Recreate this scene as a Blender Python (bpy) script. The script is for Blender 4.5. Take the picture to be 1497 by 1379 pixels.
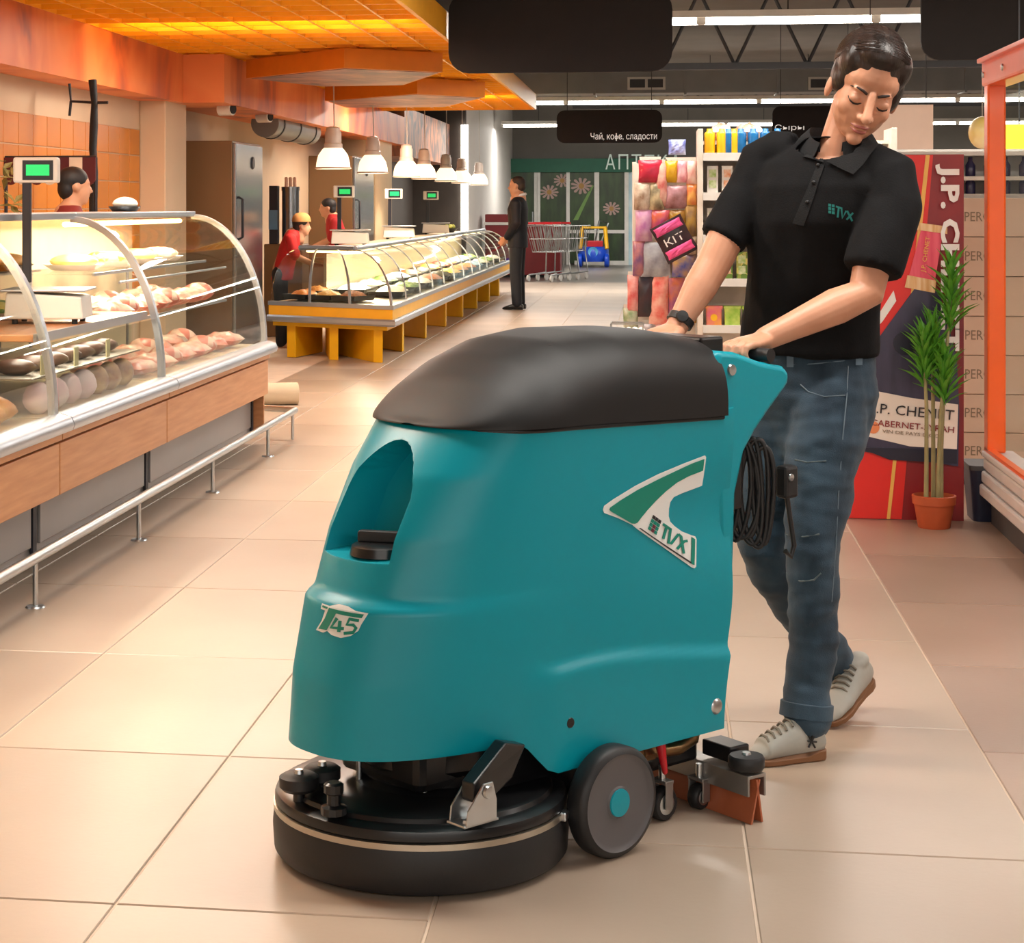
import bpy, bmesh, math, random
from mathutils import Vector, Matrix, Euler
from mathutils.bvhtree import BVHTree
random.seed(7)
for o in list(bpy.data.objects):
    bpy.data.objects.remove(o, do_unlink=True)
SC = bpy.context.scene
COL = SC.collection
PI = math.pi
R = math.radians

# ------------------------------------------------------------------ camera
FPX, PX, PY, CH = 2800.0, 560.0, 300.0, 1.35          # focal length and principal point in a 1497x1379 frame
TH = math.atan((958.0 - PX) / FPX)                     # yaw to the left of the aisle
CS, SN = math.cos(TH), math.sin(TH)
cam_d = bpy.data.cameras.new('camera')
cam_d.sensor_fit = 'HORIZONTAL'; cam_d.sensor_width = 36.0
cam_d.lens = FPX / 1497.0 * 36.0
cam_d.shift_x = (748.5 - PX) / 1497.0
cam_d.shift_y = -(689.5 - PY) / 1497.0
cam_d.clip_end = 200
cam = bpy.data.objects.new('camera', cam_d); COL.objects.link(cam)
cam.location = (0, 0, CH); cam.rotation_euler = (R(90), 0, TH)
SC.camera = cam

# ------------------------------------------------------------------ world, exposure
w = bpy.data.worlds.new('world'); SC.world = w; w.use_nodes = True
bg = w.node_tree.nodes['Background']
bg.inputs[0].default_value = (1.0, 0.93, 0.86, 1); bg.inputs[1].default_value = 0.95
vs = SC.view_settings
vs.view_transform = 'Standard'; vs.look = 'None'; vs.gamma = 1.0; vs.use_curve_mapping = False
vs.exposure = 0.0

def area_light(name, loc, sx, sy, power, col=(1, 1, 1), rot=(0, 0, 0), parent=None, spread=180):
    l = bpy.data.lights.new(name, 'AREA'); l.shape = 'RECTANGLE'; l.size = sx; l.size_y = sy
    l.energy = power; l.color = col; l.spread = R(spread)
    o = bpy.data.objects.new(name, l); COL.objects.link(o); o.location = loc; o.rotation_euler = rot
    if parent: o.parent = parent
    return o
# rows of fluorescent tubes below the roof: (row y, x from, x to, watts); fixtures are built further down
TUBE_Z = 3.0
TUBE_ROWS = [(-3.0, -2.5, 6.5, 300), (4.4, -1.1, 6.5, 190), (10.7, -1.1, 6.5, 230), (17.1, -1.1, 8.9, 420), (30.4, -2.9, 9.1, 520), (39.0, -3.1, 8.9, 420)]  # third row is added out of view to brighten the snack rack
LATTICE_LAMPS = [(5.0, 62), (9.5, 66), (13.0, 66), (21.8, 90)]     # lamps above the orange lattice (y, watts)

# ------------------------------------------------------------------ projection helpers (place measured things in the room)
def cam_w(lat, d, z): return Vector((lat * CS - d * SN, lat * SN + d * CS, z))
def P(px, py, d): return cam_w((px - PX) / FPX * d, d, CH - (py - PY) / FPX * d)
def F(px, py, z=0.0):
    d = (CH - z) * FPX / (py - PY); return cam_w((px - PX) / FPX * d, d, z)
def Yat(px, X):
    r = (px - PX) / FPX; return -X * (CS + r * SN) / (SN - r * CS)
def Xat(px, Y):
    r = (px - PX) / FPX; return Y * (r * CS - SN) / (CS + r * SN)
def dep(X, Y): return -X * SN + Y * CS
def Zat(py, X, Y): return CH - (py - PY) * dep(X, Y) / FPX

# ------------------------------------------------------------------ materials
def lin(c):
    c = c / 255.0
    return c / 12.92 if c <= 0.04045 else ((c + 0.055) / 1.055) ** 2.4
def rgb(c): return (lin(c[0]), lin(c[1]), lin(c[2]), 1.0)
def mat(name, c, rough=0.5, metal=0.0, var=0.06, scale=8.0, bump=0.0, bscale=None, c2=None, coat=0.0, sheen=0.0,
        emit=None, es=0.0, kind='noise', sub=0.0, stretch=None, spec=None):
    m = bpy.data.materials.new(name); m.use_nodes = True
    nt = m.node_tree; b = nt.nodes['Principled BSDF']
    tc = nt.nodes.new('ShaderNodeTexCoord')
    src = tc.outputs['Object']
    if stretch:
        mp = nt.nodes.new('ShaderNodeMapping'); mp.inputs['Scale'].default_value = stretch
        nt.links.new(src, mp.inputs[0]); src = mp.outputs[0]
    if kind == 'voronoi':
        n = nt.nodes.new('ShaderNodeTexVoronoi'); n.inputs['Scale'].default_value = scale; fac = n.outputs['Color']
        sp = nt.nodes.new('ShaderNodeSeparateColor'); nt.links.new(fac, sp.inputs[0]); fac = sp.outputs[0]
    else:
        n = nt.nodes.new('ShaderNodeTexNoise'); n.inputs['Scale'].default_value = scale; n.inputs['Detail'].default_value = 5; fac = n.outputs[0]
    nt.links.new(src, n.inputs['Vector'])
    a = rgb(c)
    if c2 is None:
        k1, k2 = 1 - var, 1 + var
        A = (a[0] * k1, a[1] * k1, a[2] * k1, 1); Bc = (min(1, a[0] * k2), min(1, a[1] * k2), min(1, a[2] * k2), 1)
    else:
        A, Bc = a, rgb(c2)
    cr = nt.nodes.new('ShaderNodeValToRGB'); cr.color_ramp.elements[0].position = 0.3; cr.color_ramp.elements[1].position = 0.7
    cr.color_ramp.elements[0].color = A; cr.color_ramp.elements[1].color = Bc
    nt.links.new(fac, cr.inputs[0]); nt.links.new(cr.outputs[0], b.inputs['Base Color'])
    b.inputs['Roughness'].default_value = rough; b.inputs['Metallic'].default_value = metal
    b.inputs['Coat Weight'].default_value = coat; b.inputs['Coat Roughness'].default_value = 0.12
    if sheen: b.inputs['Sheen Weight'].default_value = sheen
    if spec is not None: b.inputs['Specular IOR Level'].default_value = spec
    if sub:
        b.inputs['Subsurface Weight'].default_value = sub; b.inputs['Subsurface Radius'].default_value = (0.01, 0.004, 0.002)
        b.inputs['Subsurface Scale'].default_value = 0.6
    if bump:
        n2 = nt.nodes.new('ShaderNodeTexNoise'); n2.inputs['Scale'].default_value = bscale or scale * 3; n2.inputs['Detail'].default_value = 4
        nt.links.new(src, n2.inputs['Vector'])
        bp = nt.nodes.new('ShaderNodeBump'); bp.inputs['Strength'].default_value = bump; bp.inputs['Distance'].default_value = 0.01
        nt.links.new(n2.outputs[0], bp.inputs['Height']); nt.links.new(bp.outputs[0], b.inputs['Normal'])
    if emit is not None:
        b.inputs['Emission Color'].default_value = rgb(emit); b.inputs['Emission Strength'].default_value = es
    return m
def glass_mat(name, tint=(250, 252, 250), refl=0.3, rough=0.02):
    m = bpy.data.materials.new(name); m.use_nodes = True; nt = m.node_tree
    for n in list(nt.nodes): nt.nodes.remove(n)
    out = nt.nodes.new('ShaderNodeOutputMaterial'); mx = nt.nodes.new('ShaderNodeMixShader')
    tr = nt.nodes.new('ShaderNodeBsdfTransparent'); gl = nt.nodes.new('ShaderNodeBsdfGlossy')
    fr = nt.nodes.new('ShaderNodeFresnel'); fr.inputs[0].default_value = 1.5
    mu = nt.nodes.new('ShaderNodeMath'); mu.operation = 'MULTIPLY'; mu.inputs[1].default_value = refl
    tr.inputs[0].default_value = rgb(tint); gl.inputs['Roughness'].default_value = rough
    nt.links.new(fr.outputs[0], mu.inputs[0]); nt.links.new(mu.outputs[0], mx.inputs[0])
    nt.links.new(tr.outputs[0], mx.inputs[1]); nt.links.new(gl.outputs[0], mx.inputs[2]); nt.links.new(mx.outputs[0], out.inputs[0])
    return m
M = {}
def MM(key, *a, **k):
    if key not in M: M[key] = mat(key, *a, **k)
    return M[key]

# ------------------------------------------------------------------ mesh builder
def frame_for(t):
    t = t.normalized(); up = Vector((0, 0, 1)) if abs(t.z) < 0.95 else Vector((1, 0, 0))
    a = t.cross(up).normalized(); return a, a.cross(t).normalized()
class MB:
    def __init__(s): s.v = []; s.f = []
    def add(s, vs_, fs):
        o = len(s.v); s.v += [Vector(p) for p in vs_]; s.f += [tuple(i + o for i in q) for q in fs]; return s
    def box(s, x0, x1, y0, y1, z0, z1):
        return s.add([(x0, y0, z0), (x1, y0, z0), (x1, y1, z0), (x0, y1, z0), (x0, y0, z1), (x1, y0, z1), (x1, y1, z1), (x0, y1, z1)],
                     [(0, 3, 2, 1), (4, 5, 6, 7), (0, 1, 5, 4), (1, 2, 6, 5), (2, 3, 7, 6), (3, 0, 4, 7)])
    def cbox(s, c, sz, rz=0.0, rot=None):
        m = (rot or Euler((0, 0, rz))).to_matrix(); c = Vector(c); h = Vector(sz) / 2; vs_ = []
        for dz in (-1, 1):
            for dx, dy in ((-1, -1), (1, -1), (1, 1), (-1, 1)): vs_.append(c + m @ Vector((dx * h.x, dy * h.y, dz * h.z)))
        return s.add(vs_, [(0, 3, 2, 1), (4, 5, 6, 7), (0, 1, 5, 4), (1, 2, 6, 5), (2, 3, 7, 6), (3, 0, 4, 7)])
    def cyl(s, p0, p1, r0, r1=None, n=16):
        return s.tube([p0, p1], [r0, r0 if r1 is None else r1], n)
    def tube(s, pts, rad, n=12, caps=True, closed=False):
        pts = [Vector(p) for p in pts]
        if not isinstance(rad, (list, tuple)): rad = [rad] * len(pts)
        vs_ = []; fs = []; N = len(pts); a = None
        for i, p in enumerate(pts):
            if closed: t = pts[(i + 1) % N] - pts[i - 1]
            else: t = pts[min(i + 1, N - 1)] - pts[max(i - 1, 0)]
            t.normalize()
            if a is None: a, b = frame_for(t)
            else:
                a = a - t * a.dot(t)
                if a.length < 1e-6: a, b = frame_for(t)
                a.normalize(); b = a.cross(t)
            for k in range(n):
                q = 2 * PI * k / n; vs_.append(p + (a * math.cos(q) + b * math.sin(q)) * rad[i])
        M_ = N if closed else N - 1
        for i in range(M_):
            i2 = (i + 1) % N
            for k in range(n):
                k2 = (k + 1) % n; fs.append((i * n + k, i2 * n + k, i2 * n + k2, i * n + k2))
        if caps and not closed:
            fs.append(tuple(range(n))); fs.append(tuple((N - 1) * n + k for k in reversed(range(n))))
        return s.add(vs_, fs)
    def limb(s, pts, rad, n=14):
        """tapered tube with rounded ends"""
        pts = [Vector(p) for p in pts]; P2 = []; R2 = []
        d0 = (pts[0] - pts[1]).normalized(); d1 = (pts[-1] - pts[-2]).normalized()
        for q in (0.05, 0.35, 0.7): P2.append(pts[0] + d0 * rad[0] * math.cos(q * PI / 2)); R2.append(rad[0] * math.sin(q * PI / 2))
        P2 += pts; R2 += list(rad)
        for q in (0.7, 0.35, 0.05): P2.append(pts[-1] + d1 * rad[-1] * math.cos(q * PI / 2)); R2.append(rad[-1] * math.sin(q * PI / 2))
        return s.tube(P2, R2, n)
    def loft(s, rings, n=24):
        """rings: (centre, half-axis vector a, half-axis vector b)"""
        vs_ = []; fs = []
        for c, a, b in rings:
            c = Vector(c)
            for k in range(n):
                q = 2 * PI * k / n; vs_.append(c + Vector(a) * math.cos(q) + Vector(b) * math.sin(q))
        N = len(rings)
        for i in range(N - 1):
            for k in range(n):
                k2 = (k + 1) % n; fs.append((i * n + k, i * n + k2, (i + 1) * n + k2, (i + 1) * n + k))
        fs.append(tuple(reversed(range(n)))); fs.append(tuple((N - 1) * n + k for k in range(n)))
        return s.add(vs_, fs)
    def lathe(s, prof, c=(0, 0, 0), n=32, axis=None, a0=0.0, a1=2 * PI):
        c = Vector(c); ax = Vector(axis or (0, 0, 1)).normalized(); a, b = frame_for(ax) if axis else (Vector((1, 0, 0)), Vector((0, 1, 0)))
        full = abs(a1 - a0 - 2 * PI) < 1e-6; nn = n if full else n + 1; vs_ = []; fs = []
        for r, z in prof:
            for k in range(nn):
                q = a0 + (a1 - a0) * k / n; vs_.append(c + ax * z + (a * math.cos(q) + b * math.sin(q)) * max(r, 1e-5))
        for i in range(len(prof) - 1):
            for k in range(n):
                k2 = (k + 1) % nn; fs.append((i * nn + k, i * nn + k2, (i + 1) * nn + k2, (i + 1) * nn + k))
        return s.add(vs_, fs)
    def ell(s, c, r, rot=None, nu=16, nv=10):
        c = Vector(c); m = rot if rot is not None else Matrix.Identity(3); vs_ = []; fs = []
        for i in range(nv + 1):
            t = PI * i / nv
            for k in range(nu):
                q = 2 * PI * k / nu
                vs_.append(c + m @ Vector((r[0] * math.sin(t) * math.cos(q), r[1] * math.sin(t) * math.sin(q), -r[2] * math.cos(t))) if 0 < i < nv
                           else c + m @ Vector((r[0] * 1e-4 * math.cos(q), r[1] * 1e-4 * math.sin(q), -r[2] * math.cos(t))))
        for i in range(nv):
            for k in range(nu):
                k2 = (k + 1) % nu; fs.append((i * nu + k, i * nu + k2, (i + 1) * nu + k2, (i + 1) * nu + k))
        fs.append(tuple(reversed(range(nu)))); fs.append(tuple(nv * nu + k for k in range(nu)))
        return s.add(vs_, fs)
    def prism(s, poly, fn, t0, t1):
        """polygon (a,b) extruded from t0 to t1; fn(a,b,t) -> xyz"""
        n = len(poly); vs_ = [fn(a, b, t0) for a, b in poly] + [fn(a, b, t1) for a, b in poly]
        fs = [tuple(reversed(range(n))), tuple(range(n, 2 * n))] + [(i, (i + 1) % n, n + (i + 1) % n, n + i) for i in range(n)]
        return s.add(vs_, fs)
    def grid(s, pts):
        nr, nc = len(pts), len(pts[0]); vs_ = [p for row in pts for p in row]
        return s.add(vs_, [(i * nc + j, i * nc + j + 1, (i + 1) * nc + j + 1, (i + 1) * nc + j) for i in range(nr - 1) for j in range(nc - 1)])
    def sheet(s, pts, thick):
        """closed thin slab from a grid of points, thickness along the mean normal"""
        nr, nc = len(pts), len(pts[0]); P0 = [[Vector(p) for p in r] for r in pts]; P1 = []
        for i in range(nr):
            row = []
            for j in range(nc):
                du = P0[min(i + 1, nr - 1)][j] - P0[max(i - 1, 0)][j]; dv = P0[i][min(j + 1, nc - 1)] - P0[i][max(j - 1, 0)]
                row.append(P0[i][j] + du.cross(dv).normalized() * thick)
            P1.append(row)
        o = nr * nc; vs_ = [p for r in P0 for p in r] + [p for r in P1 for p in r]; fs = []
        for i in range(nr - 1):
            for j in range(nc - 1):
                a, b, c, d = i * nc + j, i * nc + j + 1, (i + 1) * nc + j + 1, (i + 1) * nc + j
                fs.append((a, d, c, b)); fs.append((o + a, o + b, o + c, o + d))
        for j in range(nc - 1):
            fs.append((j, j + 1, o + j + 1, o + j)); a = (nr - 1) * nc + j; fs.append((a + 1, a, o + a, o + a + 1))
        for i in range(nr - 1):
            a = i * nc; fs.append((a + nc, a, o + a, o + a + nc)); a = i * nc + nc - 1; fs.append((a, a + nc, o + a + nc, o + a))
        return s.add(vs_, fs)
    def shift(s, off):
        off = Vector(off); s.v = [p - off for p in s.v]; return s
    def xf(s, m): s.v = [m @ p for p in s.v]; return s
    def me(s, name):
        me = bpy.data.meshes.new(name); me.from_pydata([tuple(p) for p in s.v], [], s.f); me.update()
        bm = bmesh.new(); bm.from_mesh(me); bmesh.ops.recalc_face_normals(bm, faces=bm.faces); bm.to_mesh(me); bm.free()
        return me
    def build(s, name, m, parent=None, smooth=None, bevel=0.0, seg=2, loc=None):
        return link(name, s.me(name), m, parent, smooth, bevel, seg, loc)
def link(name, me, m, parent=None, smooth=None, bevel=0.0, seg=2, loc=None):
    o = bpy.data.objects.new(name, me); COL.objects.link(o)
    if m is not None:
        if len(me.materials) == 0: me.materials.append(m)
        elif me.materials[0] is not m:
            o.material_slots[0].link = 'OBJECT'; o.material_slots[0].material = m
    if parent is not None: o.parent = parent
    if loc is not None: o.location = loc
    if smooth is not None:
        me.polygons.foreach_set('use_smooth', [True] * len(me.polygons)); me.set_sharp_from_angle(angle=R(smooth))
    if bevel:
        b = o.modifiers.new('bevel', 'BEVEL'); b.width = bevel; b.segments = seg; b.limit_method = 'ANGLE'; b.angle_limit = R(40)
    return o
def tag(o, label=None, cat=None, group=None, kind=None):
    if label: o['label'] = label
    if cat: o['category'] = cat
    if group: o['group'] = group
    if kind: o['kind'] = kind
    return o
def thing(name, label, cat, loc=(0, 0, 0), rz=0.0, group=None):
    o = bpy.data.objects.new(name, None); COL.objects.link(o); o.empty_display_size = 0.1
    o.location = loc; o.rotation_euler = (0, 0, rz); return tag(o, label, cat, group)
def dup(root, loc=None, rz=None, label=None, group=None, scale=None):
    def rec(o, par):
        c = o.copy(); COL.objects.link(c); c.parent = par
        for ch in list(o.children): rec(ch, c)
        return c
    r = rec(root, None)
    if loc is not None: r.location = loc
    if rz is not None: r.rotation_euler = (0, 0, rz)
    if label: r['label'] = label
    if group: r['group'] = group
    if scale is not None: r.scale = (scale, scale, scale) if not isinstance(scale, tuple) else scale
    return r
def struct(name, mb, m, parent=None, label=None, smooth=None, bevel=0.0):
    o = mb.build(name, m, parent, smooth, bevel)
    if parent is None: o['kind'] = 'structure'
    if label: o['label'] = label
    return o
def evalmesh(o, name):
    dg = bpy.context.evaluated_depsgraph_get(); dg.update()
    me = bpy.data.meshes.new_from_object(o.evaluated_get(dg)); me.name = name
    od = o.data; bpy.data.objects.remove(o, do_unlink=True)
    return me
def organic(mb, name, voxel=0.006, smooth=6, fac=0.5):
    """one continuous surface grown over overlapping closed shapes"""
    o = bpy.data.objects.new('tmp', mb.me('tmp')); COL.objects.link(o)
    r = o.modifiers.new('r', 'REMESH'); r.mode = 'VOXEL'; r.voxel_size = voxel; r.use_smooth_shade = True
    s_ = o.modifiers.new('s', 'SMOOTH'); s_.iterations = smooth; s_.factor = fac
    return evalmesh(o, name)
def text_me(body, size, extrude=0.0, align='CENTER', space=1.0, res=2, offset=0.0):
    c = bpy.data.curves.new('t', 'FONT'); c.body = body; c.size = size; c.extrude = extrude; c.align_x = align; c.align_y = 'CENTER'
    c.space_character = space; c.resolution_u = res; c.offset = offset
    o = bpy.data.objects.new('t', c); COL.objects.link(o)
    return evalmesh(o, 'lettering')
def put_text(name, body, size, m, parent, mtx, extrude=0.001, fit=None, align='CENTER', offset=0.0):
    """mtx maps text plane x,y,z to the parent's space; fit=(w,h) scales the block"""
    me = text_me(body, size, extrude, align, offset=offset)
    if fit:
        xs = [v.co.x for v in me.vertices]; ys = [v.co.y for v in me.vertices]
        cx, cy = (min(xs) + max(xs)) / 2, (min(ys) + max(ys)) / 2
        for v in me.vertices:
            v.co.x = (v.co.x - cx) * fit[0] / (max(xs) - min(xs)); v.co.y = (v.co.y - cy) * fit[1] / (max(ys) - min(ys))
    me.transform(mtx)
    return link(name, me, m, parent)
def basis(o, x, y, z=None):
    x = Vector(x).normalized(); y = Vector(y).normalized(); z = x.cross(y) if z is None else Vector(z)
    m = Matrix.Identity(4)
    for i in range(3): m[i][0] = x[i]; m[i][1] = y[i]; m[i][2] = z[i]; m[i][3] = o[i]
    return m
def sstep(a, b, x):
    t = min(1, max(0, (x - a) / (b - a))); return t * t * (3 - 2 * t)
def interp(tab, x):
    if x <= tab[0][0]: return tab[0][1]
    for (a, va), (b, vb) in zip(tab, tab[1:]):
        if x <= b: return va + (vb - va) * (x - a) / (b - a)
    return tab[-1][1]
def circ(r, n=24, cx=0, cy=0, a0=0): return [(cx + r * math.cos(a0 + 2 * PI * k / n), cy + r * math.sin(a0 + 2 * PI * k / n)) for k in range(n)]
def rrect(w_, h_, r, n=5):
    pts = []
    for cx, cy, a in ((w_ / 2 - r, h_ / 2 - r, 0), (-w_ / 2 + r, h_ / 2 - r, PI / 2), (-w_ / 2 + r, -h_ / 2 + r, PI), (w_ / 2 - r, -h_ / 2 + r, 1.5 * PI)):
        for k in range(n + 1): pts.append((cx + r * math.cos(a + PI / 2 * k / n), cy + r * math.sin(a + PI / 2 * k / n)))
    return pts
ORD = ['first', 'second', 'third', 'fourth', 'fifth', 'sixth', 'seventh', 'eighth', 'ninth', 'tenth']
XZ = lambda a, b, t: (a, t, b)
YZ = lambda a, b, t: (t, a, b)

# ================================================================== SETTING
m_grout = mat('grout', (216, 196, 176), 0.8, var=0.05)
def tile_mat(name, c, c2, rough):
    m = mat(name, c, rough, c2=c2, scale=1.3, bump=0.03, bscale=60)
    # each tile shifts a little in tone
    nt = m.node_tree; b = nt.nodes['Principled BSDF']; src = b.inputs['Base Color'].links[0].from_socket
    oi = nt.nodes.new('ShaderNodeObjectInfo'); mr = nt.nodes.new('ShaderNodeMapRange'); mr.inputs[3].default_value = 0.93; mr.inputs[4].default_value = 1.05
    hs = nt.nodes.new('ShaderNodeHueSaturation'); nt.links.new(oi.outputs['Random'], mr.inputs[0]); nt.links.new(mr.outputs[0], hs.inputs['Value'])
    nt.links.new(src, hs.inputs['Color']); nt.links.new(hs.outputs[0], b.inputs['Base Color'])
    return m
m_tile = tile_mat('beige_floor_tile', (170, 151, 133), (184, 165, 147), 0.33)
m_tile2 = tile_mat('brown_floor_tile', (150, 124, 107), (162, 136, 119), 0.36)
floor = struct('floor', MB().box(-9, 11, -9, 46, -0.2, -0.004), m_grout, label='beige tiled shop floor')
def tile_me(w_, l_):
    g, c, h = 0.006, 0.002, 0.0
    x, y = w_ / 2 - g / 2, l_ / 2 - g / 2
    vs_ = [(-x, -y, -0.01), (x, -y, -0.01), (x, y, -0.01), (-x, y, -0.01), (-x, -y, -c), (x, -y, -c), (x, y, -c), (-x, y, -c),
           (-x + c, -y + c, h), (x - c, -y + c, h), (x - c, y - c, h), (-x + c, y - c, h)]
    fs = [(8, 9, 10, 11)] + [(a, (a + 1) % 4, 4 + (a + 1) % 4, 4 + a) for a in range(4)] + [(4 + a, 4 + (a + 1) % 4, 8 + (a + 1) % 4, 8 + a) for a in range(4)]
    return MB().add(vs_, fs).me('tile')
TW, TL, XB = 0.611, 1.0, 0.80
t1 = tile_me(TW, TL); t2 = tile_me(0.9, 0.9)
for k in range(1, 7):
    off = 0.59 if k >= 3 else 0.09
    for r_ in range(2, 33):
        link('tile', t1, m_tile, floor, loc=(XB - TW * (k - 0.5), r_ + off + 0.5, 0))
for k in range(3):
    for r_ in range(9):
        link('tile', t2, m_tile2, floor, loc=(XB + 0.9 * (k + 0.5), 2.2 + 0.9 * (r_ + 0.5) - 0.01, 0))
m_greyfloor = mat('far_floor', (122, 116, 110), 0.3, var=0.08, scale=2)
struct('far_paving', MB().box(-4, 8, 33.6, 44, -0.05, -0.001), m_greyfloor, floor)
struct('far_paving', MB().box(0.803, 9, 10.3, 33.6, -0.05, -0.001), m_tile2, floor)

m_beige = mat('beige_paint', (206, 184, 156), 0.7, var=0.04, scale=2)
m_dark = mat('dark_wall', (52, 45, 40), 0.6, var=0.1)
m_white = mat('white_paint', (232, 228, 222), 0.6, var=0.02)
m_grey = mat('grey_wall', (132, 128, 122), 0.7, var=0.06, scale=2)
m_roof = mat('roof_sheet', (104, 100, 95), 0.7, var=0.12, scale=1.5)
XW = -4.17
wl = struct('wall_left', MB().box(XW - 0.2, XW, -9, 27.0, 0, 3.7), m_beige, label='beige left wall with orange tiles')
struct('wall_left_rear', MB().box(XW - 0.2, XW, 27.0, 33.0, 0, 3.7), m_dark, label='dark wall behind the far end of the counter')
pw = MB().box(XW, -3.25, 33.0, 33.15, 0, 3.7)
struct('wall_left_portal', pw, m_dark, label='dark wall end beside the lit white wall')
struct('wall_left_white', MB().box(-3.45, -3.25, 33.15, 44, 0, 3.7), m_white, label='white wall running to the back of the shop')
struct('wall_back', MB().box(-3.45, 11, 44, 44.2, 0, 3.7), m_grey, label='grey back wall')
struct('wall_right', MB().box(10.8, 11, -9, 44, 0, 3.7), m_grey, label='grey right wall')
rf = MB().box(-9, 11, -9, 44.2, 3.7, 3.9)
ceiling = struct('ceiling', rf, m_roof, label='dark grey industrial roof')
# light slot at the portal edge
m_led = mat('led_strip', (255, 250, 244), 0.5, emit=(255, 246, 232), es=9)
tag(MB().box(-3.32, -3.2, 32.93, 32.99, 0.9, 2.74).build('light_strip', m_led), 'vertical white light strip on the wall edge behind the suited man', 'light strip')

# orange wall tiles behind the near counter
m_otile = tile_mat('orange_wall_tile', (190, 112, 14), (206, 130, 24), 0.3)
tw, tl = 0.3, 0.215
tm = MB().add([(0, 0, 0), (0, tw - .006, 0), (0, tw - .006, tl - .006), (0, 0, tl - .006), (.008, .004, .004), (.008, tw - .01, .004), (.008, tw - .01, tl - .01), (.008, .004, tl - .01)],
              [(4, 5, 6, 7), (0, 1, 5, 4), (1, 2, 6, 5), (2, 3, 7, 6), (3, 0, 4, 7)]).me('tile')
for i in range(15):
    for j in range(6):
        link('tile', tm, m_otile, wl, loc=(XW + 0.001, 15.18 - tw * (i + 1), 1.97 - tl * (j + 1)))
for i in range(8):
    for j in range(4):
        link('tile', tm, m_otile, wl, loc=(XW + 0.001, 17.5 + tw * i, 1.9 - tl * (j + 1)))
# pillars
tag(struct('trim_1', MB().box(XW, -3.95, 15.2, 15.9, 0, 2.3), m_beige, bevel=0.01), 'beige pillar between the tiles and the brown cabinet')
tag(struct('trim_2', MB().box(XW, -3.6, 24.6, 26.2, 0, 2.5), mat('cream_pillar', (222, 198, 160), 0.6, var=0.03), bevel=0.01), 'cream pillar beside the dark wall')
# printed orange fascia
def print_mat(name, ca, cb, cc, sc=1.2):
    m = bpy.data.materials.new(name); m.use_nodes = True; nt = m.node_tree; b = nt.nodes['Principled BSDF']
    tc = nt.nodes.new('ShaderNodeTexCoord'); mp = nt.nodes.new('ShaderNodeMapping'); mp.inputs['Scale'].default_value = (1, 0.8, 0.5)
    mp.inputs['Rotation'].default_value = (0.5, 0, 0)
    n = nt.nodes.new('ShaderNodeTexNoise'); n.inputs['Scale'].default_value = sc; n.inputs['Detail'].default_value = 3; n.inputs['Distortion'].default_value = 1.6
    cr = nt.nodes.new('ShaderNodeValToRGB'); e = cr.color_ramp.elements
    e[0].position = 0.32; e[0].color = rgb(cc); e[1].position = 0.62; e[1].color = rgb(ca)
    x = e.new(0.44); x.color = rgb(cb)
    nt.links.new(tc.outputs['Object'], mp.inputs[0]); nt.links.new(mp.outputs[0], n.inputs['Vector']); nt.links.new(n.outputs[0], cr.inputs[0])
    nt.links.new(cr.outputs[0], b.inputs['Base Color']); b.inputs['Roughness'].default_value = 0.45
    return m
m_fascia = print_mat('printed_orange_fascia', (232, 142, 84), (212, 112, 62), (148, 80, 70))
m_fascia2 = print_mat('printed_foliage_fascia', (200, 130, 90), (110, 84, 80), (62, 54, 62), 4.0)
struct('trim_3', MB().box(-4.17, -3.88, -6, 15.5, 2.2, 2.75), m_fascia, label='orange printed fascia above the near counter')
struct('trim_4', MB().box(-4.17, -3.53, 15.5, 27, 2.2, 2.6), m_fascia, label='orange printed fascia stepping forward past the pillar')
struct('trim_5', MB().box(-4.17, -3.53, 27, 33, 2.05, 2.75), m_fascia2, label='dark foliage printed fascia under the ceiling end')

# orange lattice ceiling
m_or = mat('orange_panel', (255, 196, 50), 0.4, var=0.08, scale=1.0)
m_slat = mat('orange_slat', (250, 180, 40), 0.35, var=0.05)
LX0, LX1, LY0, LY1, LZ = -3.88, -1.55, 2.5, 24.7, 2.6
lat = struct('lattice_ceiling', MB().box(LX0, LX1, LY0, LY1, LZ + 0.16, LZ + 0.18), m_or, label='orange lattice ceiling over the food counters')
sy = MB().box(-0.008, 0.008, 0, LY1 - LY0, 0, 0.05).me('slat')
nx = 9
for i in range(nx + 1):
    link('slat', sy, m_slat, lat, loc=(LX0 + (LX1 - LX0) * i / nx, LY0, LZ))
sx = MB().box(0, LX1 - LX0, -0.008, 0.008, 0, 0.05).me('slat')
for i in range(70):
    link('slat', sx, m_slat, lat, loc=(LX0, LY0 + 0.32 * i, LZ - 0.002))
m_edge = mat('lattice_rim', (250, 176, 40), 0.4, var=0.04)
link('rim', MB().box(LX1, LX1 + 0.03, LY0, LY1, LZ - 0.02, LZ + 0.18).me('rim'), m_edge, lat)
link('rim', MB().box(LX0, LX1 + 0.03, LY1, LY1 + 0.03, LZ - 0.02, LZ + 0.18).me('rim'), m_edge, lat)
m_tube_w = mat('warm_tube', (255, 220, 130), 0.5, emit=(255, 206, 110), es=14)
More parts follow.
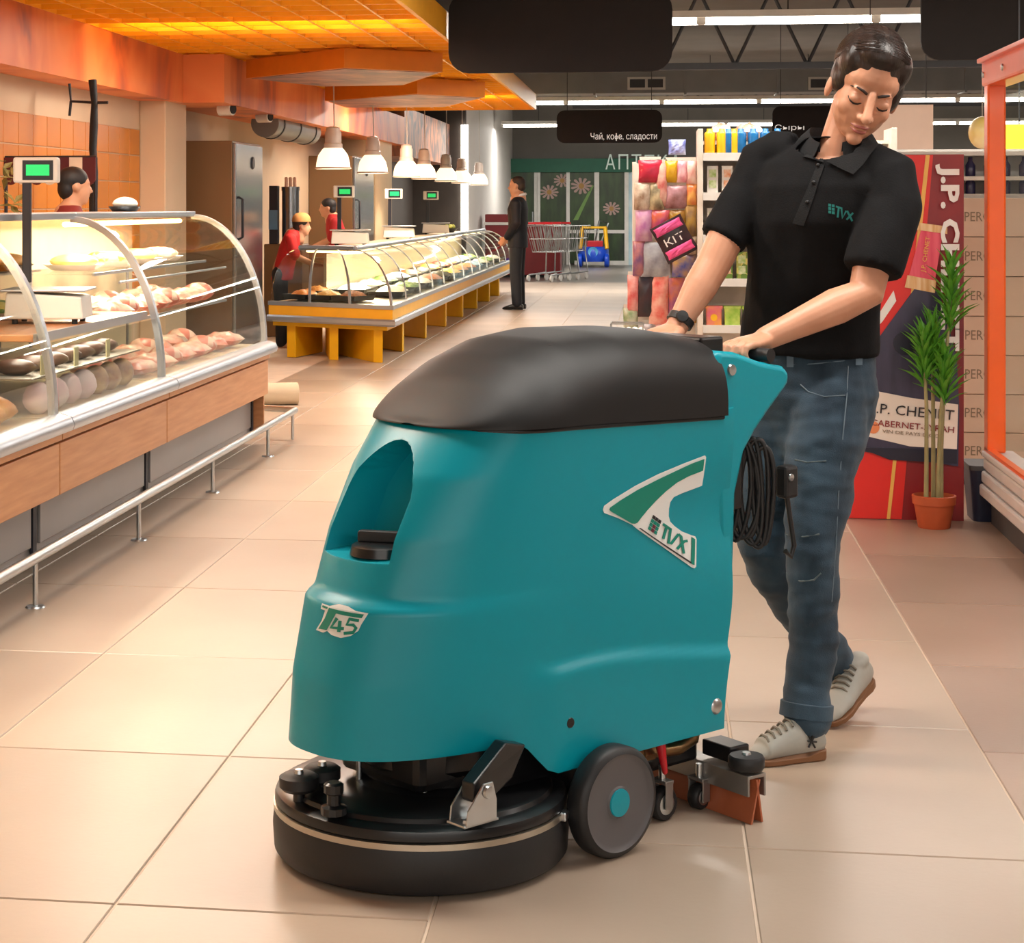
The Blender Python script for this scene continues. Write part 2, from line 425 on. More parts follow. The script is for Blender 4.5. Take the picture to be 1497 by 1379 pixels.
for i, (y, p) in enumerate(LATTICE_LAMPS):
    t = thing('lattice_lamp', 'warm tube lamp glowing above the orange lattice, %s' % ['nearest to the viewer', 'above the curved glass case', 'above the first hexagonal panel', 'near the far edge'][i], 'lamp', (0, y, LZ + 0.1), group='lamps above the lattice')
    MB().cyl((LX0 + 0.15, 0, 0), (LX1 - 0.1, 0, 0), 0.018, n=10).build('tube', m_tube_w, t, 30)
    MB().box(LX0 + 0.1, LX1 - 0.05, -0.03, 0.03, 0.02, 0.055).build('housing', m_edge, t)
    area_light('lamp_light', ((LX0 + LX1) / 2 + .25, 0, -0.13), 1.3, 0.25, p, (1, 0.94, 0.84), parent=t)
    area_light('lamp_uplight', ((LX0 + LX1) / 2, 0.15, -0.05), LX1 - LX0 - 0.3, 0.5, p * 0.30, (1, 0.88, 0.6), rot=(PI, 0, 0), parent=t)

# hexagonal printed panels hung below the lattice
m_slat2 = mat('deep_orange_rim', (206, 122, 30), 0.5)
m_hex = print_mat('purple_brown_print', (170, 110, 90), (124, 74, 74), (80, 54, 68), 2.2)
for pts, lab in (([(360, 115), (503, 100), (647, 106), (590, 125), (470, 127)], 'large orange-rimmed angular panel hanging under the lattice, nearer of the two'),
                 ([(475, 148), (610, 138), (709, 143), (650, 157), (506, 158)], 'orange-rimmed angular panel hanging near the far lattice edge')):
    zz = 2.42; q = [F(a, b, zz) for a, b in pts]; c = sum(q, Vector()) / len(q); c.z = zz
    t = thing('ceiling_baffle', lab, 'ceiling panel', c, group='angular panels under the lattice')
    rel = [(p - c) for p in q]
    inner = [(p.x * 0.95, p.y * 0.95) for p in rel]
    MB().prism([(p.x, p.y) for p in rel], lambda a, b, s_: (a, b, s_), 0.004, 0.16).build('frame', m_slat2, t)
    MB().prism(inner, lambda a, b, s_: (a, b, s_), 0.0, 0.006).build('print', m_hex, t)
    for s_ in (0, 2): MB().cyl((rel[s_].x * .8, rel[s_].y * .8, 0.16), (rel[s_].x * .8, rel[s_].y * .8, 0.2), 0.004, n=6).build('cable', m_edge, t)

# roof trusses, duct
m_steel = mat('truss_steel', (58, 60, 64), 0.5, 0.2)
def truss(y, z0, z1, lab):
    t = thing('roof_truss', lab, 'truss', (0, y, z0), group='roof trusses')
    h = z1 - z0
    MB().box(-1.4, 10.5, -0.05, 0.05, 0, 0.07).build('bottom_chord', m_steel, t)
    MB().box(-1.4, 10.5, -0.05, 0.05, h - 0.07, h).build('top_chord', m_steel, t)
    n = 16; w_ = 11.9 / n
    for i in range(n):
        x = -1.4 + i * w_
        MB().cyl((x, 0, 0.04), (x + w_ / 2, 0, h - 0.04), 0.02, n=6).build('web_bar', m_steel, t)
        MB().cyl((x + w_ / 2, 0, h - 0.04), (x + w_, 0, 0.04), 0.02, n=6).build('web_bar', m_steel, t)
truss(20.5, 2.78, 3.65, 'dark steel lattice truss nearest under the roof')
truss(33.0, 3.0, 3.65, 'dark steel lattice truss farther back under the roof')
m_duct = mat('galvanised_duct', (122, 124, 124), 0.45, 0.3, var=0.1, scale=3)
dt = thing('air_duct', 'grey square air duct running across under the roof', 'duct', (0, 26, 2.84))
for i in range(10):
    MB().box(-2.0 + i * 1.2, -0.81 + i * 1.2, -0.3, 0.3, 0.0, 0.32).build('duct_section', m_duct, dt, bevel=0.012)
    MB().box(-0.82 + i * 1.2, -0.79 + i * 1.2, -0.32, 0.32, -0.02, 0.34).build('flange', m_duct, dt)
m_vent = mat('vent_white', (205, 205, 200), 0.5)
for px in (945, 1210):
    x = Xat(px, 25.69); z = Zat(122, x, 25.69) - 2.84
    g = MB().box(x - 0.25, x + 0.25, -0.325, -0.305, z - 0.085, z + 0.085).build('vent_frame', m_vent, dt)
    for s_ in (-1, 1): MB().box(x + s_ * 0.118 - 0.1, x + s_ * 0.118 + 0.1, -0.335, -0.32, z - 0.055, z + 0.055).build('vent_grille', m_steel, g)
# fluorescent luminaires in rows
m_tube = mat('fluorescent_tube', (255, 252, 246), 0.5, emit=(255, 248, 236), es=14)
m_house = mat('luminaire_white', (225, 225, 220), 0.4)
lum0 = None
rown = ['row behind the viewer', 'row above the scrubber', 'added unseen row brightening the snack rack', 'nearest bright row between the dark signs', 'long row above the second dark sign', 'farthest row before the pharmacy front']
tube_me = MB().cyl((-0.72, 0, -0.035), (0.72, 0, -0.035), 0.028, n=10).me('tube'); house_me = MB().box(-0.75, 0.75, -0.06, 0.06, 0, 0.06).me('housing')
cap_me = MB().box(-0.02, 0.02, -0.03, 0.03, -0.06, 0.0).me('end_cap'); rod_me = MB().cyl((0, 0, 0.06), (0, 0, 0.7), 0.006, n=6).me('hanger')
for i, (y, x0, x1, p) in enumerate(TUBE_ROWS):
    n = int((x1 - x0) / 1.5)
    t = thing('tube_light_row', 'row of white fluorescent tubes under the roof, %s' % rown[i], 'ceiling light', ((x0 + x1) / 2, y, TUBE_Z), group='rows of fluorescent tubes')
    for k in range(n):
        x = x0 + 0.75 + k * 1.5 - (x0 + x1) / 2
        h_ = link('housing', house_me, m_house, t, loc=(x, 0, 0)); link('tube', tube_me, m_tube, t, loc=(x, 0, 0))
        link('end_cap', cap_me, m_house, h_, loc=(-0.73, 0, 0)); link('end_cap', cap_me, m_house, h_, loc=(0.73, 0, 0)); link('hanger', rod_me, m_steel, h_)
    area_light('tube_glow', (0, 0, -0.08), x1 - x0, 0.35, p, (1, 0.95, 0.88), parent=t)

# pendant lamps over the far counter
m_bell = bpy.data.materials.new('lit_glass_bell'); m_bell.use_nodes = True
_b = m_bell.node_tree.nodes['Principled BSDF']; _b.inputs['Base Color'].default_value = rgb((255, 240, 220)); _b.inputs['Emission Color'].default_value = rgb((255, 226, 188)); _b.inputs['Emission Strength'].default_value = 1.6
_n = m_bell.node_tree.nodes.new('ShaderNodeTexWave'); _n.inputs['Scale'].default_value = 30; _b.inputs['Roughness'].default_value = 0.2
m_cap = mat('lamp_cap', (222, 206, 194), 0.4, 0.0)
m_wire = mat('lamp_wire', (190, 180, 170), 0.5)
m_bulb = mat('bulb', (255, 250, 240), 0.5, emit=(255, 236, 205), es=26)
plabs = ['nearest and largest', 'second nearest', 'third from the viewer', 'fourth from the viewer', 'fifth from the viewer', 'sixth from the viewer', 'farthest and smallest']
for px, lab in zip((487, 545, 594, 620, 652, 675, 700), plabs):
    y = Yat(px, -3.0)
    t = thing('pendant_lamp', 'glowing glass bell pendant lamp over the far counter, ' + lab, 'pendant lamp', (-3.0, y, 1.69), group='pendant lamps over the far counter')
    MB().lathe([(0.16, 0.0), (0.163, 0.005), (0.157, 0.06), (0.14, 0.13), (0.105, 0.18), (0.085, 0.2), (0.08, 0.19), (0.1, 0.172), (0.133, 0.125), (0.15, 0.06), (0.153, 0.004), (0.16, 0.0)], n=28).build('shade', m_bell, t, 40)
    MB().lathe([(0.165, 0.0), (0.172, 0.004), (0.165, 0.018), (0.158, 0.012), (0.165, 0.0)], n=28).build('rim', m_cap, t, 40)
    MB().lathe([(0.0, 0.19), (0.088, 0.19), (0.088, 0.235), (0.078, 0.245), (0.078, 0.34), (0.066, 0.36), (0.066, 0.385), (0.03, 0.4), (0.0, 0.4)], n=24).build('cap', m_cap, t, 40)
    MB().ell((0, 0, 0.1), (0.045, 0.045, 0.06)).build('bulb', m_bulb, t, 60)
    top = 2.424 if abs(y - 20.3) < 1 else (2.762 if y < LY1 else 3.70)
    MB().tube([(0, 0, 0.39), (0.01, 0, 0.41), (0.0, 0, top - 1.69)], 0.006, 6).build('wire', m_wire, t)
    l = bpy.data.lights.new('pendant_light', 'SPOT'); l.energy = 55; l.color = (1, 0.84, 0.66); l.shadow_soft_size = 0.12; l.spot_size = R(130); l.spot_blend = 0.6
    o = bpy.data.objects.new('pendant_light', l); COL.objects.link(o); o.parent = t; o.location = (0, 0, -0.02)

# hanging dark signs
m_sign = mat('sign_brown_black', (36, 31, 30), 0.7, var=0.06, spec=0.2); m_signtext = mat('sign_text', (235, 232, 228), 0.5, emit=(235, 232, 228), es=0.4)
def hang_sign(x0, x1, y0, y1, d, lab, text=None, rad=0.1, tx=None):
    a, b = P(x0, y1, d), P(x1, y0, d); y = (a.y + b.y) / 2
    X0, X1 = Xat(x0, y), Xat(x1, y); dd = dep((X0 + X1) / 2, y); Z0, Z1 = CH - (y1 - PY) * dd / FPX, CH - (y0 - PY) * dd / FPX
    t = thing('hanging_sign', lab, 'sign', ((X0 + X1) / 2, y, Z0), group='dark hanging aisle signs')
    W_, H_ = X1 - X0, Z1 - Z0
    MB().prism([(p, q + H_ / 2) for p, q in rrect(W_, H_, rad)], XZ, -0.02, 0.02).build('board', m_sign, t)
    for s_ in (-1, 1): MB().cyl((s_ * W_ * 0.4, 0, H_ - 0.01), (s_ * W_ * 0.4, 0, 3.7 - Z0), 0.005, n=6).build('hanger', m_steel, t)
    if text:
        (ta, tb, tc_, td) = tx
        w1 = (tb - ta) * dd / FPX; h1 = (td - tc_) * dd / FPX
        cx = ((ta + tb) / 2 - (x0 + x1) / 2) * dd / FPX; cz = (y1 - (tc_ + td) / 2) * dd / FPX
        put_text('lettering', text, 0.1, m_signtext, t, basis((cx, -0.021, cz), (1, 0, 0), (0, 0, 1)), 0.001, fit=(w1, h1))
        if 'коo' in text:            # stem of the letter after "ко"
            ext_ = lambda s_: max(v.co.x for v in text_me(s_, 0.1, 0, 'LEFT').vertices)
            fr = (ext_(text[:7]) + ext_(text[:8])) / 2 / ext_(text); sx_ = cx - w1 / 2 + fr * w1
            MB().box(sx_ - .006, sx_ + .006, -.023, -.02, cz - h1 * .5, cz + h1 * .42).build('lettering', m_signtext, t)
hang_sign(656, 983, -14, 106, 14.0, 'large blank dark rounded sign hanging at the top centre', rad=0.15)
hang_sign(1346, 1640, -40, 87, 13.0, 'dark rounded sign cut by the top right corner', rad=0.13)
hang_sign(814, 968, 161, 209, 24.6, 'small dark sign with white Cyrillic words above the pharmacy front', 'Чай, коoе, сладости', rad=0.1, tx=(864, 960, 194, 206))
hang_sign(1129, 1252, 155, 215, 24.2, 'dark sign half hidden behind the woman\'s shoulder', 'Сыры', rad=0.1, tx=(1134, 1176, 182, 192))

# ================================================================== FLOOR SCRUBBER
m_teal = mat('teal_plastic', (0, 148, 166), 0.36, var=0.03, scale=3, bump=0.02, bscale=400, spec=0.4)
m_lid = mat('black_lid_plastic', (27, 27, 28), 0.5, var=0.06, scale=4, bump=0.05, bscale=500, spec=0.35)
m_rub = mat('black_rubber', (30, 30, 32), 0.5, var=0.1, bump=0.03, bscale=200)
m_blk = mat('black_paint', (22, 22, 24), 0.28, var=0.08)
m_gmid = mat('hub_grey', (92, 89, 91), 0.5, var=0.05)
m_chr = mat('zinc_steel', (200, 204, 206), 0.28, 1.0, var=0.05)
m_strap = mat('strap_steel', (190, 182, 168), 0.3, 0.9, var=0.05)
m_brass = mat('brass', (150, 120, 84), 0.3, 0.9, var=0.15)
m_red = mat('red_lever', (190, 24, 36), 0.35)
m_amber = mat('amber_blade', (176, 96, 62), 0.4, var=0.1)
m_alu = mat('aluminium', (158, 154, 150), 0.35, 0.8)
m_dec_w = mat('decal_white', (232, 234, 232), 0.35, var=0.01)
m_dec_g = mat('decal_green', (0, 134, 116), 0.35, var=0.02)
m_dec_k = mat('decal_dark', (42, 40, 44), 0.4)
m_dec_b = mat('decal_maroon', (110, 40, 60), 0.4)
O2 = cam_w(0.295, 4.187, 0)
HEAD = R(220) + TH
scr = thing('floor_scrubber', 'large teal walk-behind floor scrubber with black lid and round brush deck', 'floor scrubber', O2, HEAD)
MINV = (Matrix.Translation(O2) @ Matrix.Rotation(HEAD, 4, 'Z')).inverted()
def m_loc(px, py, v):            # where the sight line through a measured point meets the side plane v
    c = MINV @ Vector((0, 0, CH)); q = MINV @ P(px, py, 1.0); d = q - c; t = (v - c.y) / d.y; return c + d * t
# ---- body
NT = [(0.24, 0.560), (0.40, 0.545), (0.56, 0.505), (0.68, 0.460), (0.80, 0.390), (0.90, 0.30)]
UC, WB = 0.08, 0.226
def zbot(u): return 0.185 + 0.075 * sstep(0.115, 0.20, u)
def rear(z): return -0.425 - 0.04 * sstep(0.18, 0.5, z)
ZT = 0.895
def outline(j, nF=72, nS=26, nC=5, nR=6):
    pass
def body_pt(kind, s, t):
    # kind: 'f' front arc s in [-1,1], 'l'/'r' side s 0..1 front->rear, 'b' back s -1..1
    if kind == 'f':
        ph = s * PI / 2
        un = max(0, math.cos(ph)) ** 0.80; vn = math.copysign(abs(math.sin(ph)) ** 0.80, s)
        ug = UC + un * 0.42
    elif kind in 'lr':
        un = 0; vn = 1 if kind == 'l' else -1; ug = UC + (-0.405 - UC) * s
    else:
        un = 0; vn = -s; ug = -0.43
    zb = zbot(ug) if kind in 'flr' else 0.185
    z = zb + (ZT - zb) * t
    rr = rear(z)
    if kind == 'f':
        N = interp(NT, z) + 0.020 * (1 - sstep(0.548, 0.568, z + 0.02 * abs(vn) ** 3))
        u = UC + un * (N - UC)
    elif kind in 'lr': u = UC + (rr + 0.02 - UC) * s
    else: u = rr
    W_ = WB + 0.008 * sstep(0.25, 0.6, z)
    if kind == 'f': W_ += 0.006 * (1 - sstep(0.548, 0.568, z)) * un ** 0.5
    # lower flank swells out below a sweeping crease
    um = u
    zs = 0.345 + 0.045 * sstep(-0.45, 0.1, um) + 0.012 * math.sin((um + 0.45) * 6)
    W_ += 0.014 * (1 - sstep(zs - 0.004, zs + 0.022, z)) * sstep(0.22, 0.10, um)
    # shallow waist along the upper flank towards the rear
    W_ -= 0.016 * sstep(0.0, -0.42, um) * math.exp(-((z - 0.66) / 0.1) ** 2)
    v = vn * W_
    if kind == 'b': v = vn * (W_ - 0.02)
    return Vector((u, v, z))
cols = [('f', -math.cos(PI * k / 80) if False else (2 * k / 80 - 1)) for k in range(81)]
cols += [('l', (k + 1) / 24) for k in range(24)]
cols += [('b', -1 + 2 * k / 8) for k in range(9)]
cols += [('r', 1 - k / 24) for k in range(24)]
NRW = 76
bm_ = MB(); nC = len(cols); rows = []
for i in range(NRW + 1):
    rows.append([body_pt(k, s, i / NRW) for k, s in cols])
vs_ = [p for r_ in rows for p in r_]
fs = [(i * nC + j, i * nC + (j + 1) % nC, (i + 1) * nC + (j + 1) % nC, (i + 1) * nC + j) for i in range(NRW) for j in range(nC)]
# caps as fans so the solid stays closed
vs_.append(Vector((0, 0, 0.3))); cb = len(vs_) - 1; vs_.append(Vector((0, 0, ZT))); ct = len(vs_) - 1
fs += [(cb, (j + 1) % nC, j) for j in range(nC)] + [(ct, NRW * nC + j, NRW * nC + (j + 1) % nC) for j in range(nC)]
bm_.add(vs_, fs)
bo = bpy.data.objects.new('tmpbody', bm_.me('tmpbody')); COL.objects.link(bo)
# front filler recess: arched niche with a flat floor, the back wall leaning with the nose
def niche():
    zc0, n = 0.645, 14
    prof = [(-0.105, zc0), (0.105, zc0)]
    for k in range(n + 1):
        q = PI * k / n; prof.append((0.105 * math.cos(q) ** 1 * (1 - 0.18 * math.sin(q)), 0.765 + 0.105 * math.sin(q)))
    mb = MB(); n_ = len(prof); L0 = []; L1 = []
    for a, b in prof:
        back = 0.345 - 0.10 * sstep(0.64, 0.90, b)
        L0.append((back, a * 0.86, b - (0.012 if b > 0.7 else 0.0))); L1.append((0.7, a * 1.25, b + (0.02 if b > 0.7 else -0.035)))
    mb.add(L0 + L1, [tuple(range(n_)), tuple(reversed(range(n_, 2 * n_)))] + [(i, n_ + i, n_ + (i + 1) % n_, (i + 1) % n_) for i in range(n_)])
    return mb
co = bpy.data.objects.new('tmpcut', niche().me('tmpcut')); COL.objects.link(co)
bl = bo.modifiers.new('b', 'BOOLEAN'); bl.operation = 'DIFFERENCE'; bl.object = co; bl.solver = 'EXACT'
bv = bo.modifiers.new('v', 'BEVEL'); bv.width = 0.006; bv.segments = 3; bv.limit_method = 'ANGLE'; bv.angle_limit = R(32)
BODY_ME = evalmesh(bo, 'tank_body'); bpy.data.objects.remove(co, do_unlink=True)
body = link('tank_body', BODY_ME, m_teal, scr, smooth=40)
_bm = bmesh.new(); _bm.from_mesh(BODY_ME); BVH = BVHTree.FromBMesh(_bm)
# filler cap in the recess
cap = MB().lathe([(0, 0.024), (0.05, 0.024), (0.062, 0.018), (0.066, 0.0)], (0.405, 0.02, 0.638), 32).build('filler_cap', m_blk, scr, 30)
MB().cbox((0.405, 0.02, 0.672), (0.022, 0.10, 0.026), rot=Euler((0, 0, R(35)))).build('cap_grip', m_rub, cap, bevel=0.006)
# ---- lid
LN = [(0.90, 0.312)]
def lid_pt(u, ph):
    uc, a = 0.08, 0.238
    wv = (WB + 0.016) * (max(0.0, 1 - max(0, (u - uc) / a) ** 2.5)) ** (1 / 2.5)
    top = interp([(-0.42, 1.052), (-0.30, 1.072), (-0.12, 1.076), (0.02, 1.062), (0.12, 1.030), (0.20, 0.985), (0.26, 0.940), (0.30, 0.908), (0.3175, 0.897)], u)
    seam = 0.893 - 0.012 * sstep(0.1, -0.42, u)
    c_, s_ = math.cos(ph), math.sin(ph); k_ = sstep(-0.15, 0.28, u)
    v = wv * math.copysign(abs(c_) ** (0.55 + 0.25 * k_), c_); z = seam + (top - seam) * abs(s_) ** (0.62 + 0.45 * k_)
    return Vector((u, v, z))
us = [0.3178 - 0.22 * (1 - math.cos(PI / 2 * k / 22)) for k in range(23)] + [0.0978 - 0.515 * (k + 1) / 26 for k in range(26)]
pts = [[lid_pt(u, PI * k / 40) for k in range(41)] for u in us]
lm = MB(); lm.grid(pts); nc = 41; nr = len(us)
lm.f.append(tuple((nr - 1) * nc + k for k in range(nc)))
lm.f += [(i * nc, (i + 1) * nc, (i + 1) * nc + nc - 1, i * nc + nc - 1) for i in range(nr - 1)]
lid = lm.build('lid', m_lid, scr, 45)
# seam gasket
gk = []
for k in range(60):
    q = PI * k / 59 - PI / 2
    gk.append((0.08 + 0.222 * max(0, math.cos(q)) ** 0.8, (WB + 0.006) * math.copysign(abs(math.sin(q)) ** 0.8, q), 0.889))
gk = [(-0.41, -WB - 0.006, 0.877)] + gk + [(-0.41, WB + 0.006, 0.877)]
MB().tube(gk, 0.006, 8).build('seam_gasket', m_blk, scr, 60)
MB().lathe([(0, .004), (.006, .003), (.007, 0)], (0.02, 0.12, 1.050), 12).build('lid_stud', m_rub, scr, 60)
# ---- rear console and handle
prof = [(-0.400, 0.86), (-0.395, 0.985), (-0.412, 1.024), (-0.47, 1.018), (-0.56, 0.992), (-0.640, 0.978), (-0.662, 0.962), (-0.660, 0.935), (-0.585, 0.875), (-0.54, 0.835), (-0.50, 0.79), (-0.47, 0.70), (-0.46, 0.45), (-0.42, 0.45)]
MB().prism(prof, lambda a, b, t: (a, t, b), -0.222, 0.222).build('rear_console', m_teal, scr, 30, bevel=0.014, seg=3)
MB().cyl((-0.60, -0.205, 1.004), (-0.60, 0.215, 1.004), 0.016).build('handle_bar', m_rub, scr, 40)
for s_ in (-0.2, 0.2): MB().cyl((-0.60, s_, 0.975), (-0.60, s_, 1.006), 0.012).build('handle_post', m_rub, scr, 40)
for (u, z) in ((-0.432, 0.985),):
    p = m_loc(1069, 541, 0.222); MB().lathe([(0, .006), (.012, .005), (.014, 0)], (p.x, 0.222, p.z), 20, axis=(0, 1, 0)).build('side_bolt', m_chr, scr, 40)
MB().box(-0.50, -0.42, -0.16, 0.16, 1.0, 1.05).build('control_panel', m_blk, scr, bevel=0.006)
# ---- decals on the flank
VD = 0.2405
def tess(bm2, vv):
    import mathutils
    for t in mathutils.geometry.tessellate_polygon([[v.co for v in vv]]):
        try: bm2.faces.new([vv[i] for i in t])
        except ValueError: pass
def dec(pts, name, m, par, off, cut=None):
    q = [m_loc(860 + a / 6.27, 640 + b / 6.27, WB) for a, b in pts]
    n = len(q); mb = MB()
    def on(p, o_):
        h = BVH.ray_cast(Vector((p.x, 1.0, p.z)), Vector((0, -1, 0)))[0]
        return Vector((p.x, (h.y if h else WB) + o_, p.z))
    # fill with a triangulated fan via bmesh, finely cut, then drape over the flank
    bm2 = bmesh.new(); vv = [bm2.verts.new((p.x, 0, p.z)) for p in q]; tess(bm2, vv)
    for _ in range(3): bmesh.ops.subdivide_edges(bm2, edges=[e for e in bm2.edges if e.calc_length() > 0.015], cuts=1, use_grid_fill=False); bmesh.ops.triangulate(bm2, faces=bm2.faces[:])
    for v in bm2.verts: v.co = on(v.co, off)
    me = bpy.data.meshes.new(name); bmesh.ops.recalc_face_normals(bm2, faces=bm2.faces); bm2.to_mesh(me); bm2.free()
    o = link(name, me, m, par)
    so = o.modifiers.new('s', 'SOLIDIFY'); so.thickness = 0.0008; so.offset = -1
    return o
white = [(1045, 160), (1056, 175), (1040, 440), (960, 470), (850, 510), (775, 545), (745, 590), (735, 650), (735, 720), (750, 770), (790, 810), (860, 860), (950, 895), (985, 905), (996, 930), (972, 1180), (955, 1195), (930, 1185), (700, 1020), (430, 835), (380, 795), (250, 735), (115, 685), (103, 655), (115, 620), (200, 560), (400, 440), (620, 330), (850, 235)]
dw = dec(white, 'side_decal', m_dec_w, scr, 0.0022)
green = [(1035, 192), (1030, 300), (900, 350), (790, 410), (690, 490), (600, 575), (520, 660), (460, 730), (425, 775), (400, 785), (370, 782), (180, 675), (158, 655), (165, 635), (260, 570), (420, 475), (600, 385), (780, 300), (920, 235)]
dec(green, 'green_field', m_dec_g, dw, 0.0042)
dec([(945, 910), (978, 930), (952, 1165), (920, 1150), (938, 1000)], 'green_bar', m_dec_g, dw, 0.0042)
dec([(440, 826), (455, 824), (930, 1140), (920, 1150)], 'dark_line', m_dec_k, dw, 0.0042)
ux, uy = Vector((88, 60)), Vector((-55, 140))
for i in range(3):
    for j in range(4):
        o_ = Vector((578, 706)) + ux * (i * 0.32) + uy * (j * 0.24)
        q = [o_, o_ + ux * 0.27, o_ + ux * 0.27 + uy * 0.2, o_ + uy * 0.2]
        dec([(p.x, p.y) for p in q], 'logo_square', m_dec_k if j == 0 else (m_dec_b if i == 1 and j != 1 else m_dec_g), dw, 0.0042)
def stroke(pts, w_):
    L = []; Rr = []
    for i, p in enumerate(pts):
        p = Vector(p); t = (Vector(pts[min(i + 1, len(pts) - 1)]) - Vector(pts[max(i - 1, 0)])).normalized(); n = Vector((-t.y, t.x)) * w_ / 2
        L.append(p + n); Rr.append(p - n)
    return [(p.x, p.y) for p in L + Rr[::-1]]
for nm, pp in (('letter_T', [(672, 790), (755, 845)]), ('letter_T', [(708, 815), (672, 925)]), ('letter_V', [(745, 845), (722, 965), (745, 970), (820, 885)]),
               ('letter_X', [(820, 885), (845, 905), (860, 1060)]), ('letter_X', [(905, 945), (870, 950), (800, 1018)])):
    dec(stroke(pp, 24), 'lettering', m_dec_g, dw, 0.0046)
# small dark hole and bolt on the lower flank
def flank(px, py):
    p = m_loc(px, py, 0.24); h = BVH.ray_cast(Vector((p.x, 1.0, p.z)), Vector((0, -1, 0)))[0]; return Vector((p.x, h.y if h else 0.24, p.z))
MB().lathe([(0, 0.0015), (.010, 0.0015), (.011, 0)], flank(834, 1057), 18, axis=(0, 1, 0)).build('drain_hole', m_blk, scr, 40)
pb = flank(1048, 1033)
MB().lathe([(0, .004), (.011, .004), (.016, .002), (.018, 0)], pb, 20, axis=(0, 1, 0)).build('side_bolt', m_chr, scr, 40)
# ---- model badge on the nose
def nose_z(px, py):
    c = MINV @ Vector((0, 0, CH)); q = MINV @ P(px, py, 1.0); d = (q - c).normalized()
    h = BVH.ray_cast(c, d)[0]; return h
def badge(pts, name, m, par, off, sc=(440, 620, 4.055)):
    bm2 = bmesh.new(); vv = []
    for a, b in pts:
        h = nose_z(sc[0] + a / sc[2], sc[1] + b / sc[2]); vv.append(bm2.verts.new((0, h.y, h.z)))
    tess(bm2, vv)
    for _ in range(3): bmesh.ops.subdivide_edges(bm2, edges=[e for e in bm2.edges if e.calc_length() > 0.012], cuts=1); bmesh.ops.triangulate(bm2, faces=bm2.faces[:])
    for v in bm2.verts:
        h = BVH.ray_cast(Vector((1.5, v.co.y, v.co.z)), Vector((-1, 0, 0)))[0]; v.co = Vector((h.x + off, v.co.y, v.co.z))
    me = bpy.data.meshes.new(name); bmesh.ops.recalc_face_normals(bm2, faces=bm2.faces); bm2.to_mesh(me); bm2.free()
    o = link(name, me, m, par); so = o.modifiers.new('s', 'SOLIDIFY'); so.thickness = 0.0008; so.offset = -1
    return o
bw = badge([(130, 1062), (175, 1078), (230, 1066), (285, 1080), (330, 1108), (404, 1122), (362, 1188), (345, 1225), (300, 1256), (240, 1268), (185, 1250), (160, 1226), (135, 1236), (94, 1220), (128, 1165), (148, 1105), (122, 1095)], 'model_badge', m_dec_w, scr, 0.0022)
badge([(175, 1088), (382, 1128), (368, 1150), (215, 1122), (160, 1220), (112, 1212), (150, 1150)], 'lettering', m_dec_g, bw, 0.004)
for pp in ([(222, 1150), (186, 1205), (262, 1212)], [(240, 1165), (232, 1232)], [(352, 1165), (296, 1155), (280, 1188), (318, 1190), (335, 1208), (318, 1235), (262, 1240)]):
    badge(stroke(pp, 19), 'lettering', m_dec_g, bw, 0.004)
badge(stroke([(135, 1078), (165, 1090)], 12), 'lettering', m_dec_g, bw, 0.004)
# ---- brush deck
DC = Vector((0.282, 0, 0))
deck = MB().lathe([(0, 0.158), (0.262, 0.156), (0.272, 0.152), (0.276, 0.144), (0.290, 0.142), (0.302, 0.136), (0.305, 0.128), (0.305, 0.118), (0.298, 0.112), (0, 0.112)], DC, 72).build('brush_deck', m_blk, scr, 40)
MB().lathe([(0.299, 0.114), (0.3075, 0.113), (0.3075, 0.101), (0.299, 0.100)], DC, 72).build('steel_strap', m_strap, deck, 40)
MB().lathe([(0.300, 0.113), (0.306, 0.100), (0.309, 0.07), (0.306, 0.022), (0.298, 0.012), (0.28, 0.012), (0.29, 0.10)], DC, 72).build('splash_skirt', m_rub, deck, 50)
MB().lathe([(0, 0.03), (0.25, 0.03), (0.262, 0.001), (0.12, 0.001)], DC, 48).build('brush', m_rub, deck, 40)
def d_at(px, py, z):           # deck-plane point below a sight line
    w_ = F(px, py, z); return MINV @ w_
# bumper rollers
for (px, py, r_) in ((437, 1140, 0.040), (471, 1128, 0.038)):
    p = d_at(px, py, 0.185)
    rl = MB().lathe([(0, 0.026), (0.030, 0.026), (r_, 0.020), (r_, 0.0), (r_ - 0.008, -0.008), (0, -0.008)], (p.x, p.y, 0.172), 28).build('bumper_roller', m_rub, scr, 40)
    MB().lathe([(0, 0.034), (0.008, 0.034), (0.01, 0.026)], (p.x, p.y, 0.172), 12).build('roller_bolt', m_chr, rl, 40)
    MB().cyl((p.x, p.y, 0.14), (p.x, p.y, 0.17), 0.012).build('roller_pin', m_blk, rl, 40)
p = d_at(488, 1180, 0.165)
kn = MB().lathe([(0.026, -0.008), (0.026, 0.006), (0.014, 0.010), (0.014, 0.03), (0.02, 0.034), (0.02, 0.05), (0.014, 0.054), (0, 0.054)], (p.x, p.y, 0.16), 12).build('deck_knob', m_blk, deck, 20)
# motor block below the tank
mt = MB().lathe([(0, 0.27), (0.13, 0.27), (0.145, 0.255), (0.148, 0.20), (0.135, 0.185), (0.135, 0.165), (0.16, 0.157)], (0.26, 0.0, 0), 40).build('brush_motor', m_blk, scr, 35)
MB().box(-0.40, 0.22, -0.17, 0.17, 0.10, 0.30).build('chassis', m_blk, scr, bevel=0.01)
MB().box(0.10, 0.40, -0.13, 0.13, 0.165, 0.27).build('motor_cradle', m_blk, scr, bevel=0.02)
MB().cyl((0.36, 0.10, 0.15), (0.36, 0.10, 0.28), 0.006).build('lift_rod', m_chr, scr)
MB().cyl((0.40, -0.06, 0.15), (0.40, -0.06, 0.28), 0.006).build('lift_rod', m_chr, scr)
